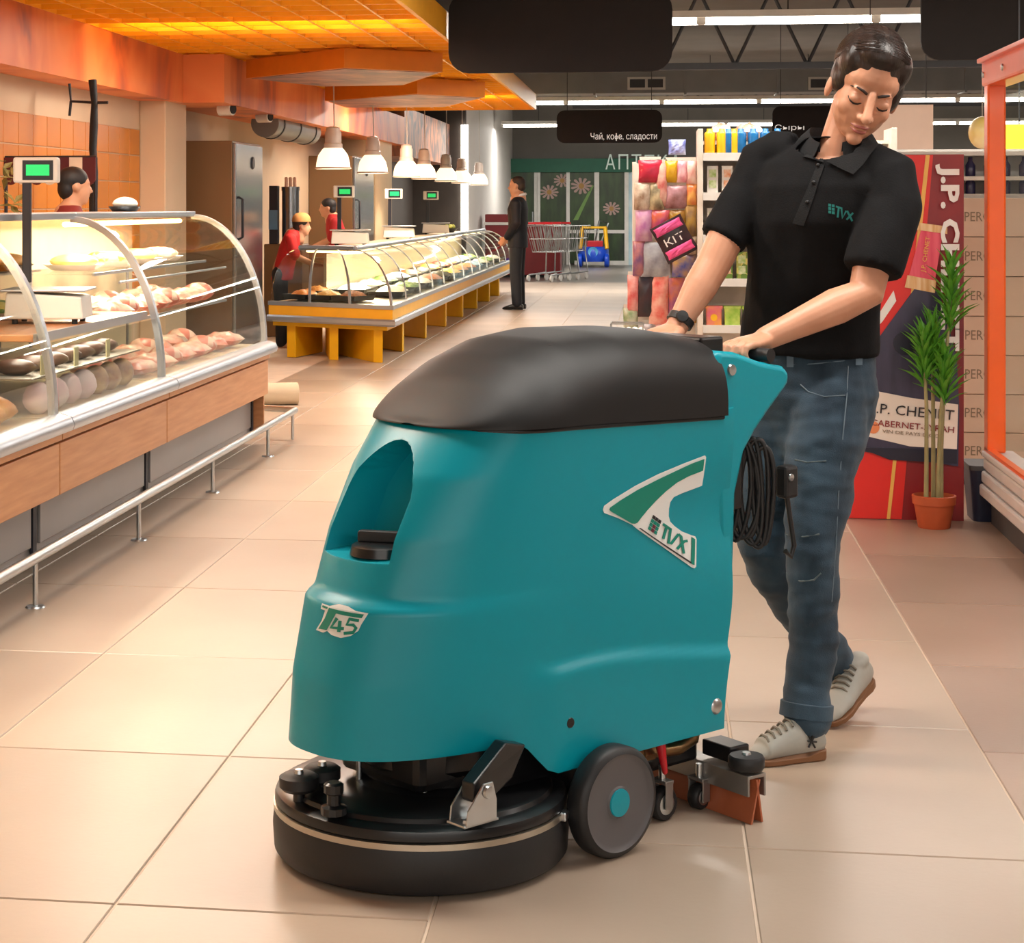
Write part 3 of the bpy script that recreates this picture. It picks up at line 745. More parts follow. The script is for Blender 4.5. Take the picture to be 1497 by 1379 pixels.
# lifting arm with bracket
pa = d_at(688, 1200, 0.158); pb2 = Vector((0.02, 0.16, 0.25))
arm = MB().prism([(pa.x + .012, .20), (pa.x - .02, .185), (pa.x - .12, .215), (pa.x - .17, .27), (pa.x - .10, .29), (pa.x + .012, .235)], lambda a, b, t: (a, t - .25 * max(0, pa.x - a), b), pa.y - .014, pa.y + .022).build('lift_arm', m_blk, scr, bevel=.004)
ax = Vector((1, 0, 0))
br = MB()
br.box(pa.x - 0.045, pa.x + 0.045, pa.y - 0.02, pa.y + 0.032, 0.158, 0.163)
for s_ in (-0.02, 0.028):
    br.prism([(-0.04, 0.158), (0.04, 0.158), (0.035, 0.19), (-0.005, 0.235), (-0.03, 0.235), (-0.04, 0.20)], lambda a, b, t, s_=s_: (pa.x + a, pa.y + s_ + t, b), 0.0, 0.004)
brk = br.build('hinge_bracket', m_chr, deck, bevel=0.0015)
MB().lathe([(0, .006), (.011, .005), (.013, 0)], (pa.x - 0.015, pa.y + 0.033, 0.218), 16, axis=(0, 1, 0)).build('hinge_bolt', m_chr, brk, 40)
for s_ in (-0.028, 0.028): MB().lathe([(0, .006), (.006, .006), (.007, 0)], (pa.x + s_, pa.y + 0.016, 0.163), 6).build('bracket_bolt', m_chr, brk)
ps = d_at(822, 1212, 0.11); MB().cbox((DC.x + 0.309 * math.cos(R(120)), 0.309 * math.sin(R(120)), 0.107), (0.03, 0.014, 0.018), R(30)).build('strap_clamp', m_chr, deck, bevel=0.003)
# ---- wheels
def wheel(v0, v1, s_):
    c = (0.0, v0, 0.115)
    w0 = MB().lathe([(0.098, 0), (0.108, 0.003), (0.115, 0.012), (0.115, v1 - v0 - 0.012), (0.110, v1 - v0 - 0.004), (0.100, v1 - v0)], c, 56, axis=(0, s_, 0)).build('tyre', m_rub, scr, 40)
    w1 = MB().lathe([(0.0, -0.001), (0.101, -0.001), (0.101, 0.002), (0.101, v1 - v0 - 0.001), (0.096, v1 - v0 - 0.005), (0.088, v1 - v0 - 0.008), (0.034, v1 - v0 - 0.008), (0.030, v1 - v0 - 0.005), (0, v1 - v0 - 0.005)], c, 56, axis=(0, s_, 0)).build('wheel_disc', m_gmid, w0, 30)
    MB().lathe([(0.029, 0), (0.028, 0.003), (0, 0.0045)], (c[0], v0 + s_ * (v1 - v0 - 0.005), c[2]), 32, axis=(0, s_, 0)).build('hub_cap', m_teal, w0, 40)
wheel(0.252, 0.306, 1)
wheel(-0.252, -0.252 + 0.054, -1)
MB().cyl((0, -0.25, 0.115), (0, 0.25, 0.115), 0.018).build('axle', m_blk, scr)
# ---- casters
def caster(u, v, r_, tilt=0.0):
    c = MB().lathe([(0, -0.014), (r_ - .004, -0.014), (r_, -0.009), (r_, 0.009), (r_ - .004, 0.014), (0, 0.014)], (u, v, r_), 28, axis=(0, 1, 0)).build('caster_wheel', m_rub, scr, 40)
    MB().lathe([(0, 0.0155), (r_ * 0.5, 0.0155), (r_ * 0.62, 0.0145)], (u, v, r_), 24, axis=(0, 1, 0)).build('caster_hub', m_chr, c, 40)
    MB().lathe([(0, 0.02), (r_ * 0.2, 0.02), (r_ * 0.22, 0.0145)], (u, v, r_), 12, axis=(0, 1, 0)).build('caster_nut', m_blk, c, 40)
    f = MB()
    for s_ in (-1, 1): f.box(u - 0.012, u + 0.012, v + s_ * 0.02 - 0.0025, v + s_ * 0.02 + 0.0025, r_ - 0.01, 2 * r_ + 0.015)
    f.box(u - 0.014, u + 0.014, v - 0.0225, v + 0.0225, 2 * r_ + 0.008, 2 * r_ + 0.016)
    fk = f.build('caster_fork', m_alu, c, bevel=0.002)
    MB().cyl((u, v, 2 * r_ + 0.015), (u, v, 2 * r_ + 0.045), 0.008, n=10).build('caster_stem', m_chr, fk, 40)
c1 = m_loc(968, 1196, 0.19); c2 = m_loc(1022, 1188, 0.19)
caster(c1.x, 0.19, 0.037)
caster(c2.x, 0.19, 0.028)
# ---- squeegee
pe = d_at(1108, 1203, 0.0)
SQ = Vector((pe.x, pe.y))
sdir = Vector((0.10, 1.0)).normalized()      # blade runs across the machine, swept back at this end
sq0 = SQ - sdir * 0.62
def sqp(t, off, z): q = SQ - sdir * t + Vector((sdir.y, -sdir.x)) * off; return (q.x, q.y, z)
sm = MB(); prof = [(-0.025, 0.055), (-0.025, 0.105), (0.03, 0.105), (0.03, 0.06), (0.024, 0.06), (0.024, 0.097), (-0.019, 0.097), (-0.019, 0.055)]
n_ = len(prof); sm.add([sqp(0, a, b) for a, b in prof] + [sqp(0.62, a, b) for a, b in prof], [tuple(range(n_)), tuple(reversed(range(n_, 2 * n_)))] + [(i, (i + 1) % n_, n_ + (i + 1) % n_, n_ + i) for i in range(n_)])
sqb = sm.build('squeegee_bar', m_alu, scr, bevel=0.0015)
for a, b in ((0.004, -0.012), (-0.004, 0.02)):
    MB().add([sqp(-0.004, a, 0.095), sqp(-0.004, a + 0.005, 0.095), sqp(-0.004, b + 0.005, 0.001), sqp(-0.004, b, 0.001), sqp(0.624, a, 0.095), sqp(0.624, a + 0.005, 0.095), sqp(0.624, b + 0.005, 0.001), sqp(0.624, b, 0.001)],
             [(0, 1, 2, 3), (7, 6, 5, 4), (0, 4, 5, 1), (1, 5, 6, 2), (2, 6, 7, 3), (3, 7, 4, 0)]).build('squeegee_blade', m_amber, sqb)
q = sqp(0.035, 0.0, 0.112)
rl = MB().lathe([(0, 0.03), (0.018, 0.03), (0.036, 0.028), (0.04, 0.022), (0.04, 0.004), (0.036, -0.002), (0, -0.002)], q, 28).build('bumper_roller', m_rub, sqb, 40)
MB().lathe([(0, 0.034), (0.009, 0.034), (0.011, 0.029)], q, 12).build('roller_bolt', m_chr, rl, 40)
q1 = sqp(0.12, -0.02, 0.13); MB().cbox(q1, (0.06, 0.09, 0.035), math.atan2(sdir.y, sdir.x) - PI / 2).build('squeegee_mount', m_blk, sqb, bevel=0.004)
MB().limb([(-0.20, 0.05, 0.14), (-0.33, 0.03, 0.13), sqp(0.3, 0, 0.12)], [0.02, 0.018, 0.018]).build('squeegee_arm', m_blk, scr, 50)
MB().cbox((-0.31, 0.10, 0.13), (0.20, 0.05, 0.03), R(-14)).build('squeegee_link', m_blk, scr, bevel=0.004)
# ---- hose, valve, red lever
MB().lathe([(0, 0.06), (0.022, 0.06), (0.026, 0.05), (0.026, 0.02), (0.03, 0.015), (0.03, 0.0), (0.02, -0.01), (0, -0.01)], (-0.125, 0.19, 0.125), 20).build('drain_filter', m_brass, scr, 40)
MB().tube([(-0.16, 0.19, 0.165), (-0.23, 0.19, 0.155), (-0.30, 0.195, 0.15), (-0.345, 0.20, 0.165), (-0.355, 0.20, 0.195), (-0.33, 0.20, 0.225), (-0.29, 0.20, 0.235)], 0.015, 14).build('drain_hose', m_brass, scr, 50)
MB().lathe([(0.016, -0.02), (0.02, -0.018), (0.02, 0.018), (0.016, 0.02)], (-0.20, 0.19, 0.158), 8, axis=(1, 0, 0)).build('valve', m_brass, scr)
MB().limb([(-0.215, 0.222, 0.205), (-0.212, 0.225, 0.175), (-0.222, 0.228, 0.12)], [0.007, 0.011, 0.006], 8).build('valve_lever', m_red, scr, 50)
# ---- recovery hose strap and cable coil on the rear
MB().tube([(-0.49, 0.13, 0.70), (-0.50, 0.15, 0.58), (-0.485, 0.16, 0.46), (-0.475, 0.15, 0.36)], [0.02, 0.018, 0.017, 0.016], 12).build('recovery_hose', m_rub, scr, 50)
MB().box(-0.505, -0.455, 0.09, 0.21, 0.66, 0.79).build('cord_holder', m_blk, scr, bevel=0.006)
MB().cbox((-0.53, 0.15, 0.855), (0.05, 0.03, 0.02)).build('cord_hook', m_blk, scr, bevel=0.003)
cc = Vector((-0.565, 0.17, 0.705))
for i in range(7):
    a = 0.024 + 0.004 * (i % 3); h = 0.118 + 0.008 * math.sin(i * 1.7); o_ = Vector((-0.008 * i + 0.02, 0.010 * (i - 3), -0.004 * i)); pp = []
    for k in range(36):
        t_ = 2 * PI * k / 36
        pp.append(cc + o_ + Vector((-0.58, 0.8, 0)) * (a * math.cos(t_)) * (1 + 0.3 * math.sin(t_ + i)) + Vector((0, 0, h * math.sin(t_))))
    MB().tube(pp, 0.0062, 8, closed=True).build('cord_loop', m_rub, scr, 60)
pg = m_loc(1158, 705, 0.245)
plug = MB().cbox((pg.x, 0.23, pg.z), (0.045, 0.035, 0.075)).build('plug', m_rub, scr, bevel=0.008)
MB().lathe([(0, .004), (.008, .003), (.009, 0)], (pg.x + 0.008, 0.248, pg.z + 0.012), 14, axis=(0, 1, 0)).build('plug_badge', m_chr, plug, 40)
MB().tube([(pg.x, 0.23, pg.z - 0.035), (pg.x - 0.01, 0.232, pg.z - 0.09), (pg.x - 0.02, 0.235, pg.z - 0.15), (pg.x - 0.012, 0.232, pg.z - 0.175), (pg.x + 0.006, 0.23, pg.z - 0.16)], 0.006, 8).build('cord_end', m_rub, plug, 50)
_bm.free()

# ================================================================== PEOPLE
m_skin = mat('skin', (198, 142, 112), 0.42, c2=(212, 156, 126), scale=14, sub=0.06, bump=0.04, bscale=260)
m_hair = mat('dark_brown_hair', (24, 16, 13), 0.36, c2=(46, 31, 24), scale=26, stretch=(1, 1, 0.12), bump=0.25, bscale=120)
m_shirt = mat('black_pique', (15, 15, 17), 0.9, var=0.12, scale=30, bump=0.12, bscale=260, spec=0.25)
m_denim = mat('faded_denim', (26, 46, 62), 0.85, c2=(58, 82, 100), scale=6, stretch=(2.2, 2.2, 0.8), bump=0.25, bscale=300, sheen=0.1)
m_denim2 = mat('denim_seam', (112, 128, 140), 0.9)
m_shoe = mat('grey_leather', (168, 166, 158), 0.55, var=0.06, bump=0.05)
m_sole = mat('gum_sole', (126, 84, 52), 0.6)
m_lace = mat('lace', (120, 112, 100), 0.8)
m_lip = mat('lips', (168, 96, 86), 0.4)
m_brow = mat('brow_hair', (40, 26, 20), 0.6)
m_logo = mat('teal_embroidery', (0, 110, 104), 0.6)
m_watch = mat('watch_strap', (22, 22, 24), 0.5)
def cvec(l, d, z): return Vector((l * CS - d * SN, l * SN + d * CS, z))
EZ = Vector((0, 0, 1))
base = cam_w(1.02, 4.72, 0)
hf = cvec(-0.45, -0.89, 0).normalized(); hs = cvec(0.89, -0.45, 0).normalized()
mf = cvec(-0.766, -0.643, 0).normalized(); ms = cvec(0.643, -0.766, 0).normalized()
# head frame
f_ = cvec(-0.10, -0.87, -0.42).normalized(); up0 = cvec(0.27, 0, 1); u_ = (up0 - f_ * up0.dot(f_)).normalized(); l_ = u_.cross(f_)
HM = Matrix((l_, f_, u_)).transposed(); HS = 1.12; HC = P(1266, 128, 4.68)
def H(x, y, z): return HC + HM @ Vector((x, y, z)) * HS
def hr(r): return tuple(q * HS for q in r)
bd = MB()
def he(x, y, z, rx, ry, rz, mb=None, nu=20, nv=14): (mb or bd).ell(H(x, y, z), hr((rx, ry, rz)), HM, nu, nv)
he(0, -.018, .035, .074, .094, .085); he(0, .020, -.028, .061, .064, .082); he(0, .030, -.074, .040, .045, .036); he(0, .064, -.097, .018, .016, .015)
he(0, .034, .034, .058, .043, .042)
for s_ in (-1, 1):
    he(s_ * .033, .044, -.032, .025, .028, .027); he(s_ * .024, .066, .017, .020, .011, .006); he(s_ * .030, .0675, -.005, .0150, .0135, .0115)
    he(s_ * .074, -.010, -.022, .008, .016, .026); he(s_ * .0115, .090, -.037, .0075, .009, .0075)
bd.limb([H(0, .076, .014), H(0, .090, -.012), H(0, .104, -.034)], [.0085 * HS, .0095 * HS, .0115 * HS], 12)
he(0, .0805, -.0615, .019, .009, .0055); he(0, .079, -.0715, .016, .0095, .0065)
nb = P(1226, 228, 4.765)
bd.limb([H(0, -.025, -.05), H(0, -.03, -.085), nb, nb - EZ * 0.06], [.052 * HS, .048 * HS, .056, .07], 20)
# core inside the clothes
bd.loft([(P(1217, 232, 4.745), hs * .12, hf * .06), (P(1196, 330, 4.765), hs * .13, hf * .085), (P(1186, 450, 4.80), hs * .125, hf * .08), (P(1186, 545, 4.83), hs * .13, hf * .085)], 20)
# arms
hcL = cam_w(0.8446, 4.466, 1.020); hcR = cam_w(0.671, 4.672, 1.028)
wrL = hcL - mf * .075 + EZ * .016; wrR = hcR - mf * .066 + EZ * .020
shL, shR = P(1304, 252, 4.665), P(1116, 232, 4.84)
elL, elR = P(1266, 428, 4.585), P(1042, 388, 4.77)
bd.limb([shL, shL.lerp(elL, .55), elL, elL.lerp(wrL, .3), elL.lerp(wrL, .75), wrL], [.050, .048, .044, .044, .033, .028], 18)
bd.limb([shR, shR.lerp(elR, .6), elR, elR.lerp(wrR, .35), elR.lerp(wrR, .8), wrR], [.050, .048, .043, .042, .031, .027], 18)
def hand(hc, wr, side):
    # side: +1 left hand (thumb towards -ms), -1 right hand
    bd.loft([(wr, ms * .026, EZ * .020), (wr.lerp(hc, .45) + EZ * .002, ms * .036, EZ * .018), (hc + mf * .004 + EZ * .006, ms * .041, EZ * .017), (hc + mf * .022 + EZ * .004, ms * .036, EZ * .012)], 18)
    for i, (o_, ln) in enumerate(((-.031, .94), (-.0105, 1.05), (.0105, 1.0), (.031, .8))):
        o_ = o_ * side; k = hc + ms * o_ + mf * (.018 + .004 * (1.5 - abs(i - 1.3))) + EZ * .006
        bd.limb([k - mf * .02, k, k + mf * .024 * ln - EZ * .006, k + mf * .030 * ln - EZ * .026 * ln, k + mf * .016 - EZ * .040 * ln], [.0100, .0102, .0094, .0088, .0080], 10)
    t0 = wr.lerp(hc, .35) - ms * side * .030
    bd.limb([t0, t0 - ms * side * .014 + mf * .025 - EZ * .004, t0 - ms * side * .010 + mf * .055 - EZ * .016, t0 + mf * .076 - EZ * .026], [.014, .0125, .0108, .009], 10)
hand(hcL, wrL, 1); hand(hcR, wrR, -1)
# legs inside the jeans
hipL, thL, knL, caL, anL = P(1222, 560, 4.78), P(1205, 660, 4.74), P(1187, 800, 4.68), P(1190, 930, 4.70), P(1178, 1052, 4.69)
hipR, thR, knR, caR, anR = P(1150, 560, 4.90), P(1134, 670, 4.88), P(1116, 800, 4.86), P(1168, 893, 4.98), P(1232, 985, 5.10)
bd.limb([hipL, knL, anL], [.07, .042, .03], 12); bd.limb([hipR, knR, anR], [.07, .042, .03], 12)
bme = organic(bd, 'body', 0.0032, 4, 0.5); bme.transform(Matrix.Translation(-base))
woman = link('person', bme, m_skin, None, loc=base); bme.polygons.foreach_set('use_smooth', [True] * len(bme.polygons))
tag(woman, 'woman with tied-back dark hair in a black polo shirt and blue jeans pushing the scrubber', 'person')
_b2 = bmesh.new(); _b2.from_mesh(bme); BB = BVHTree.FromBMesh(_b2); _b2.free()
def face(x, z, off):                     # point on the face seen from straight ahead
    p = H(x, .3, z) - base; h = BB.ray_cast(p, -f_)[0]; return (h if h else H(x, .08, z) - base) + f_ * off
def wpart(mb, name, m, smooth=60, bevel=0): mb.shift(base); return mb.build(name, m, woman, smooth, bevel)
def orgpart(mb, name, m, voxel, it, fac=0.5):
    me = organic(mb, name, voxel, it, fac); me.transform(Matrix.Translation(-base)); o = link(name, me, m, woman); me.polygons.foreach_set('use_smooth', [True] * len(me.polygons)); return o
# hair
hb = MB(); he(0, -.026, .044, .080, .098, .088, hb); he(0, .010, .088, .058, .060, .038, hb)
for s_ in (-1, 1): he(s_ * (.056 if s_ > 0 else .053), -.014, .002 if s_ > 0 else .014, .027, .050, .052 if s_ > 0 else .046, hb); he(s_ * .050, .006, .058, .029, .044, .044, hb)
he(0, -.10, .01, .045, .04, .05, hb); he(0, -.135, -.01, .034, .032, .036, hb)
hair = orgpart(hb, 'hair', m_hair, 0.0035, 8)
_b2 = bmesh.new(); _b2.from_mesh(hair.data); BH = BVHTree.FromBMesh(_b2); _b2.free()
st_ = MB(); rnd = random.Random(5)
for s_ in (-1, 1):
    for i in range(64):
        f = i / 63; y0 = .80 - 1.7 * f
        a = Vector((.06 * s_ + .02 * rnd.uniform(-1, 1), y0, 1.0 - .25 * abs(y0))); b = Vector((s_ * 1.0, -.55 + .35 * y0 + rnd.uniform(-.05, .05), -.25 + rnd.uniform(-.1, .1))); c = Vector((s_ * .25, -1.0, -.30))
        pts = []
        for k in range(15):
            t = k / 14; d = (a.lerp(b, t).lerp(b.lerp(c, t), t)).normalized(); o_ = H(0, -.015, .03) - base; far = o_ + HM @ d * .4
            h = BH.ray_cast(far, (o_ - far).normalized())[0]
            if h is not None and BB.ray_cast(far, (o_ - far).normalized())[3] is not None and (BB.ray_cast(far, (o_ - far).normalized())[0] - far).length > (h - far).length - .001: pts.append(h + HM @ d * .0004)
        if len(pts) > 3: st_.tube(pts, [.0005] + [.0016] * (len(pts) - 2) + [.0005], 5)
ho = st_.build('hair_strands', m_hair, hair, 60); ho['kind'] = 'stuff'
# brows, lashes, lips
for s_ in (-1, 1):
    pts = [face(s_ * x, z, 0.001) for x, z in ((.012, .012), (.022, .0175), (.034, .0205), (.046, .0135))]
    MB().tube(pts, [.0030 * HS, .0034 * HS, .0026 * HS, .0010 * HS], 8).build('eyebrow', m_brow, woman, 60)
    pts = [face(s_ * x, z, 0.0005) for x, z in ((.017, -.009), (.024, -.0140), (.032, -.0150), (.040, -.0115), (.045, -.007))]
    MB().tube(pts, [.0010, .0024, .0030, .0028, .0010], 8).build('eyelashes', m_brow, woman, 60)
for (zz, hh, w0) in ((-.0615, .0042, .021), (-.0705, .0050, .018)):
    pts = [face(w0 * t, zz + (.0016 * (1 - abs(t)) if zz > -.065 else -.001 * (1 - abs(t))) , -0.0012) for t in (-1, -.6, -.25, 0, .25, .6, 1)]
    MB().tube(pts, [.0012, hh * .8, hh, hh * .92, hh, hh * .8, .0012], 10).build('lip', m_lip, woman, 60)
# polo shirt
sb = MB()
sb.loft([(P(1182, 517, 4.835), hs * .172, hf * .122), (P(1183, 500, 4.832), hs * .172, hf * .122), (P(1186, 450, 4.81), hs * .165, hf * .116), (P(1190, 385, 4.785), hs * .165, hf * .120), (P(1195, 325, 4.765), hs * .176, hf * .128), (P(1204, 272, 4.75), hs * .188, hf * .112),
         (P(1211, 238, 4.745), hs * .165, hf * .088), (P(1217, 216, 4.745), hs * .105, hf * .072), (P(1219, 204, 4.748), hs * .064, hf * .062)], 32)
slL, slR = P(1276, 396, 4.60), P(1056, 350, 4.795)
sb.tube([P(1252, 243, 4.70), P(1275, 244, 4.69), P(1300, 256, 4.665), P(1304, 300, 4.645), P(1290, 350, 4.62), slL], [.05, .058, .066, .069, .068, .068], 22)
sb.tube([P(1160, 226, 4.80), P(1136, 226, 4.82), P(1116, 236, 4.835), P(1096, 285, 4.82), slR], [.052, .058, .060, .058, .056], 22)
shme = organic(sb, 'polo_shirt', 0.006, 7)
# cut: flat hem, open sleeves, neck opening
bmx = bmesh.new(); bmx.from_mesh(shme)
dL = (slL - P(1303, 310, 4.645)).normalized(); dR = (slR - P(1092, 290, 4.82)).normalized()
def cutoff(pt, no, near=None, rad=0.13):
    fs_ = [f for f in bmx.faces if (near is None or (f.calc_center_median() - near).length < rad)]
    geom = list({v for f in fs_ for v in f.verts}) + list({e for f in fs_ for e in f.edges}) + fs_
    bmesh.ops.bisect_plane(bmx, geom=geom, plane_co=pt, plane_no=no, dist=1e-5)
    dele = [f for f in bmx.faces if (f.calc_center_median() - pt).dot(no) > 1e-6 and (near is None or (f.calc_center_median() - near).length < rad)]
    bmesh.ops.delete(bmx, geom=dele, context='FACES')
nkc = P(1219, 214, 4.748)
cutoff(P(1218, 213, 4.70), (EZ * .78 + hf * 0.62).normalized(), nkc, .10)
bmesh.ops.solidify(bmx, geom=bmx.faces[:], thickness=-0.003) if False else None
bmx.to_mesh(shme); bmx.free(); shme.transform(Matrix.Translation(-base))
# soft folds
from mathutils import noise as noise3
nrm = [v.normal.copy() for v in shme.vertices]
for v in shme.vertices:
    a = v.co + base; k = 0.006 * (noise3.noise(Vector((a.x * 9, a.y * 9, a.z * 6))) ) + 0.003 * noise3.noise(Vector((a.x * 26, a.y * 26, a.z * 14)))
    v.co += nrm[v.index] * k
shirt = link('polo_shirt', shme, m_shirt, woman); shme.polygons.foreach_set('use_smooth', [True] * len(shme.polygons))
so = shirt.modifiers.new('s', 'SOLIDIFY'); so.thickness = 0.0035; so.offset = 1
_b2 = bmesh.new(); _b2.from_mesh(shme); BS = BVHTree.FromBMesh(_b2); _b2.free()
def on_shirt(px, py, off=0.004):
    c = Vector((0, 0, CH)) - base; d = (P(px, py, 1.0) - Vector((0, 0, CH))).normalized(); h, n, _, _ = BS.ray_cast(c, d)
    return (h + n * off * (1 if n.dot(d) < 0 else -1)) if h else None
def patch(poly, name, m, off, par, cast=on_shirt):
    import mathutils
    tris = mathutils.geometry.tessellate_polygon([[Vector((a, b, 0)) for a, b in poly]])
    bm2 = bmesh.new(); vv = [bm2.verts.new((a, b, 0)) for a, b in poly]
    for t in tris:
        try: bm2.faces.new([vv[i] for i in t])
        except ValueError: pass
    for _ in range(3): bmesh.ops.subdivide_edges(bm2, edges=[e for e in bm2.edges if e.calc_length() > 7], cuts=1); bmesh.ops.triangulate(bm2, faces=bm2.faces[:])
    bad = []
    for v in bm2.verts:
        p = cast(v.co.x, v.co.y, off)
        if p is None: bad.append(v)
        else: v.co = p
    bmesh.ops.delete(bm2, geom=bad, context='VERTS')
    me = bpy.data.meshes.new(name); bmesh.ops.recalc_face_normals(bm2, faces=bm2.faces); bm2.to_mesh(me); bm2.free()
    o = link(name, me, m, par, smooth=60)
    return o
m_collar = mat('black_knit_collar', (15, 15, 17), 0.9, var=0.1, bump=0.2, bscale=300)
# collar: a turned-down band round the neck
def ring(c, a, b, n=40): return [c + a * math.cos(2 * PI * k / n) + b * math.sin(2 * PI * k / n) for k in range(n)]
nn_ = (EZ * .93 - hf * 0.12).normalized()
def colring(px, py, d, ra, rb, drop):
    c = P(px, py, d); out = []
    for k in range(41):
        q = 2 * PI * k / 40 + PI / 2 + 0.42 - 0.84 * (k / 40)          # gap at the throat
        fr = math.sin(q)
        out.append(c + hs * ra * math.cos(q) + hf * rb * fr - EZ * drop * (0.35 + max(0, fr)) )
    return out
r1 = colring(1224, 176, 4.752, .067, .068, .045); r2 = colring(1220, 202, 4.75, .112, .098, .074); r0 = colring(1223, 196, 4.752, .064, .066, .036)
wpart(MB().sheet([r0, r1, [a.lerp(b, .5) + EZ * .006 for a, b in zip(r1, r2)], r2], 0.0025), 'collar', m_collar)
for lf_ in ([(1208, 238), (1247, 257), (1284, 217), (1268, 204), (1240, 222)], [(1205, 240), (1176, 232), (1180, 205), (1192, 200), (1202, 222)]): patch(lf_, 'collar_leaf', m_collar, 0.011, shirt)
patch([(1196, 240), (1206, 242), (1176, 330), (1160, 326)], 'placket', m_collar, 0.0065, shirt)
for (a, b) in ((1197, 243), (1190, 268), (1181, 296)):
    p = on_shirt(a, b, .0075); MB().ell(p, (.005, .005, .005)).build('button', m_watch, shirt, 60)
for i in range(2):
    for j in range(3):
        x0, y0 = 1211 + i * 5, 298 + j * 5 + i; patch([(x0, y0), (x0 + 4, y0 + .6), (x0 + 4, y0 + 4.6), (x0, y0 + 4)], 'logo', m_logo, .006, shirt)
for pp in ([(1222, 302), (1231, 305)], [(1226, 303), (1224, 318)], [(1230, 305), (1231, 319), (1237, 308)], [(1238, 308), (1245, 323)], [(1246, 311), (1237, 321)]):
    patch(stroke(pp, 2.6), 'logo', m_logo, .006, shirt)
# sleeve bands
for c, d_, r_ in ((slL, dL, .0685), (slR, dR, .0565)):
    pass
# jeans
jb = MB()
jb.loft([(P(1184, 500, 4.835), hs * .158, hf * .108), (P(1185, 530, 4.835), hs * .160, hf * .112), (P(1188, 575, 4.845), hs * .168, hf * .128), (P(1192, 612, 4.84), hs * .150, hf * .112), (P(1196, 665, 4.81), hs * .105, hf * .10)], 30)
jb.limb([hipL, P(1212, 600, 4.775), thL, P(1194, 735, 4.705), knL, P(1188, 865, 4.69), caL, P(1182, 1000, 4.70), anL], [.082, .098, .096, .078, .068, .063, .060, .057, .059], 22)
jb.limb([hipR, thR, P(1122, 735, 4.87), knR, P(1134, 840, 4.90), caR, anR, ], [.095, .094, .076, .067, .062, .058, .054], 22)
jo = orgpart(jb, 'jeans', m_denim, 0.0062, 5)
nrm = [v.normal.copy() for v in jo.data.vertices]
for v in jo.data.vertices:
    a = v.co + base; k = 0.008 * noise3.noise(Vector((a.x * 9, a.y * 9, a.z * 16))) + 0.004 * noise3.noise(Vector((a.x * 20, a.y * 20, a.z * 44))); v.co += nrm[v.index] * k
_b2 = bmesh.new(); _b2.from_mesh(jo.data); BJ = BVHTree.FromBMesh(_b2); _b2.free()
def on_jeans(px, py, off=0.002):
    c = Vector((0, 0, CH)) - base; d = (P(px, py, 1.0) - Vector((0, 0, CH))).normalized(); h, n, _, _ = BJ.ray_cast(c, d)
    return (h - d * off) if h else None
def seam(pts, r_, name='seam', m=m_denim2):
    q = [on_jeans(a, b, .001) for a, b in pts]; q = [x for x in q if x is not None]
    if len(q) > 1: MB().tube(q, r_, 6).build(name, m, jo, 60)
seam([(1170, 562), (1182, 573), (1205, 580), (1236, 578)], .0016); seam([(1150, 534), (1190, 532), (1230, 528), (1262, 524)], .0013)
seam([(1240, 535), (1238, 580), (1232, 640), (1226, 720), (1222, 800), (1216, 880)], .0014)
m_fade = mat('worn_denim', (120, 130, 130), 0.9, c2=(78, 96, 108), scale=18, stretch=(3, 3, 1))
seam([(1162, 672), (1180, 676), (1208, 674)], .0022, 'worn_seam', m_fade); seam([(1150, 782), (1175, 785), (1198, 781)], .0022, 'worn_seam', m_fade); seam([(1150, 838), (1170, 850), (1190, 848), (1200, 838)], .0024, 'worn_seam', m_fade)
for (a, b) in ((1155, 523), (1256, 520)):
    patch([(a - 5, b - 8), (a + 5, b - 8), (a + 5, b + 14), (a - 5, b + 14)], 'belt_loop', mat('belt_loop', (96, 116, 132), 0.9), .005, jo, on_jeans)
# turned hem on the near leg
hd = (anL - P(1182, 1000, 4.70)).normalized(); hc_ = anL - hd * .012
wpart(MB().tube([hc_ - hd * .030, hc_ - hd * .028, hc_ + hd * .006, hc_ + hd * .008], [.060, .0645, .0650, .058], 28), 'hem', m_denim, 50)
# shoes
def shoe(toe, heel, lift, name_lab=None):
    d = toe - heel; ln = d.length; d.normalize(); sd = d.cross(EZ).normalized(); upv = sd.cross(d).normalized()
    rot = Matrix((d, sd, upv)).transposed(); mid = heel.lerp(toe, .5)
    ub = MB()
    ub.loft([(heel + d * .004 + upv * .045, sd * .026, upv * .030), (heel + d * .03 + upv * .052, sd * .034, upv * .046), (heel + d * .075 + upv * .052, sd * .036, upv * .050), (heel + d * .12 + upv * .042, sd * .039, upv * .038), (heel + d * .165 + upv * .032, sd * .043, upv * .027), (heel + d * (ln - .035) + upv * .026, sd * .040, upv * .020), (heel + d * (ln - .006) + upv * .02, sd * .024, upv * .012)], 22)
    ub.ell(heel + d * .05 + upv * .088, (.045, .034, .022), rot)
    o = orgpart(ub, 'shoe', m_shoe, 0.004, 5)
    pl = [(ln * t, w_) for t, w_ in ((-.01, .0), (.0, .018), (.05, .031), (.15, .036), (.3, .035), (.5, .039), (.7, .046), (.85, .044), (.95, .033), (1.0, .016), (1.01, 0))]
    poly = [(a, b) for a, b in pl] + [(a, -b) for a, b in reversed(pl[1:-1])]
    sl = MB().prism(poly, lambda a, b, t: heel + d * a + sd * b + upv * (t + (0.010 if a < .06 and t > .01 else 0)), 0.001, 0.016)
    sl.shift(base); sl.build('sole', m_sole, o, 50, bevel=.003)
    for k in range(5):
        a = heel + d * (.095 + .016 * k) + upv * (.098 - .0085 * k)
        lb = MB().tube([a - sd * .024 - upv * .010, a - sd * .012 + upv * .0, a + sd * .012 + upv * .0, a + sd * .024 - upv * .010], .0032, 6); lb.shift(base); lb.build('lace', m_lace, o, 60)
    return o, d, sd, upv
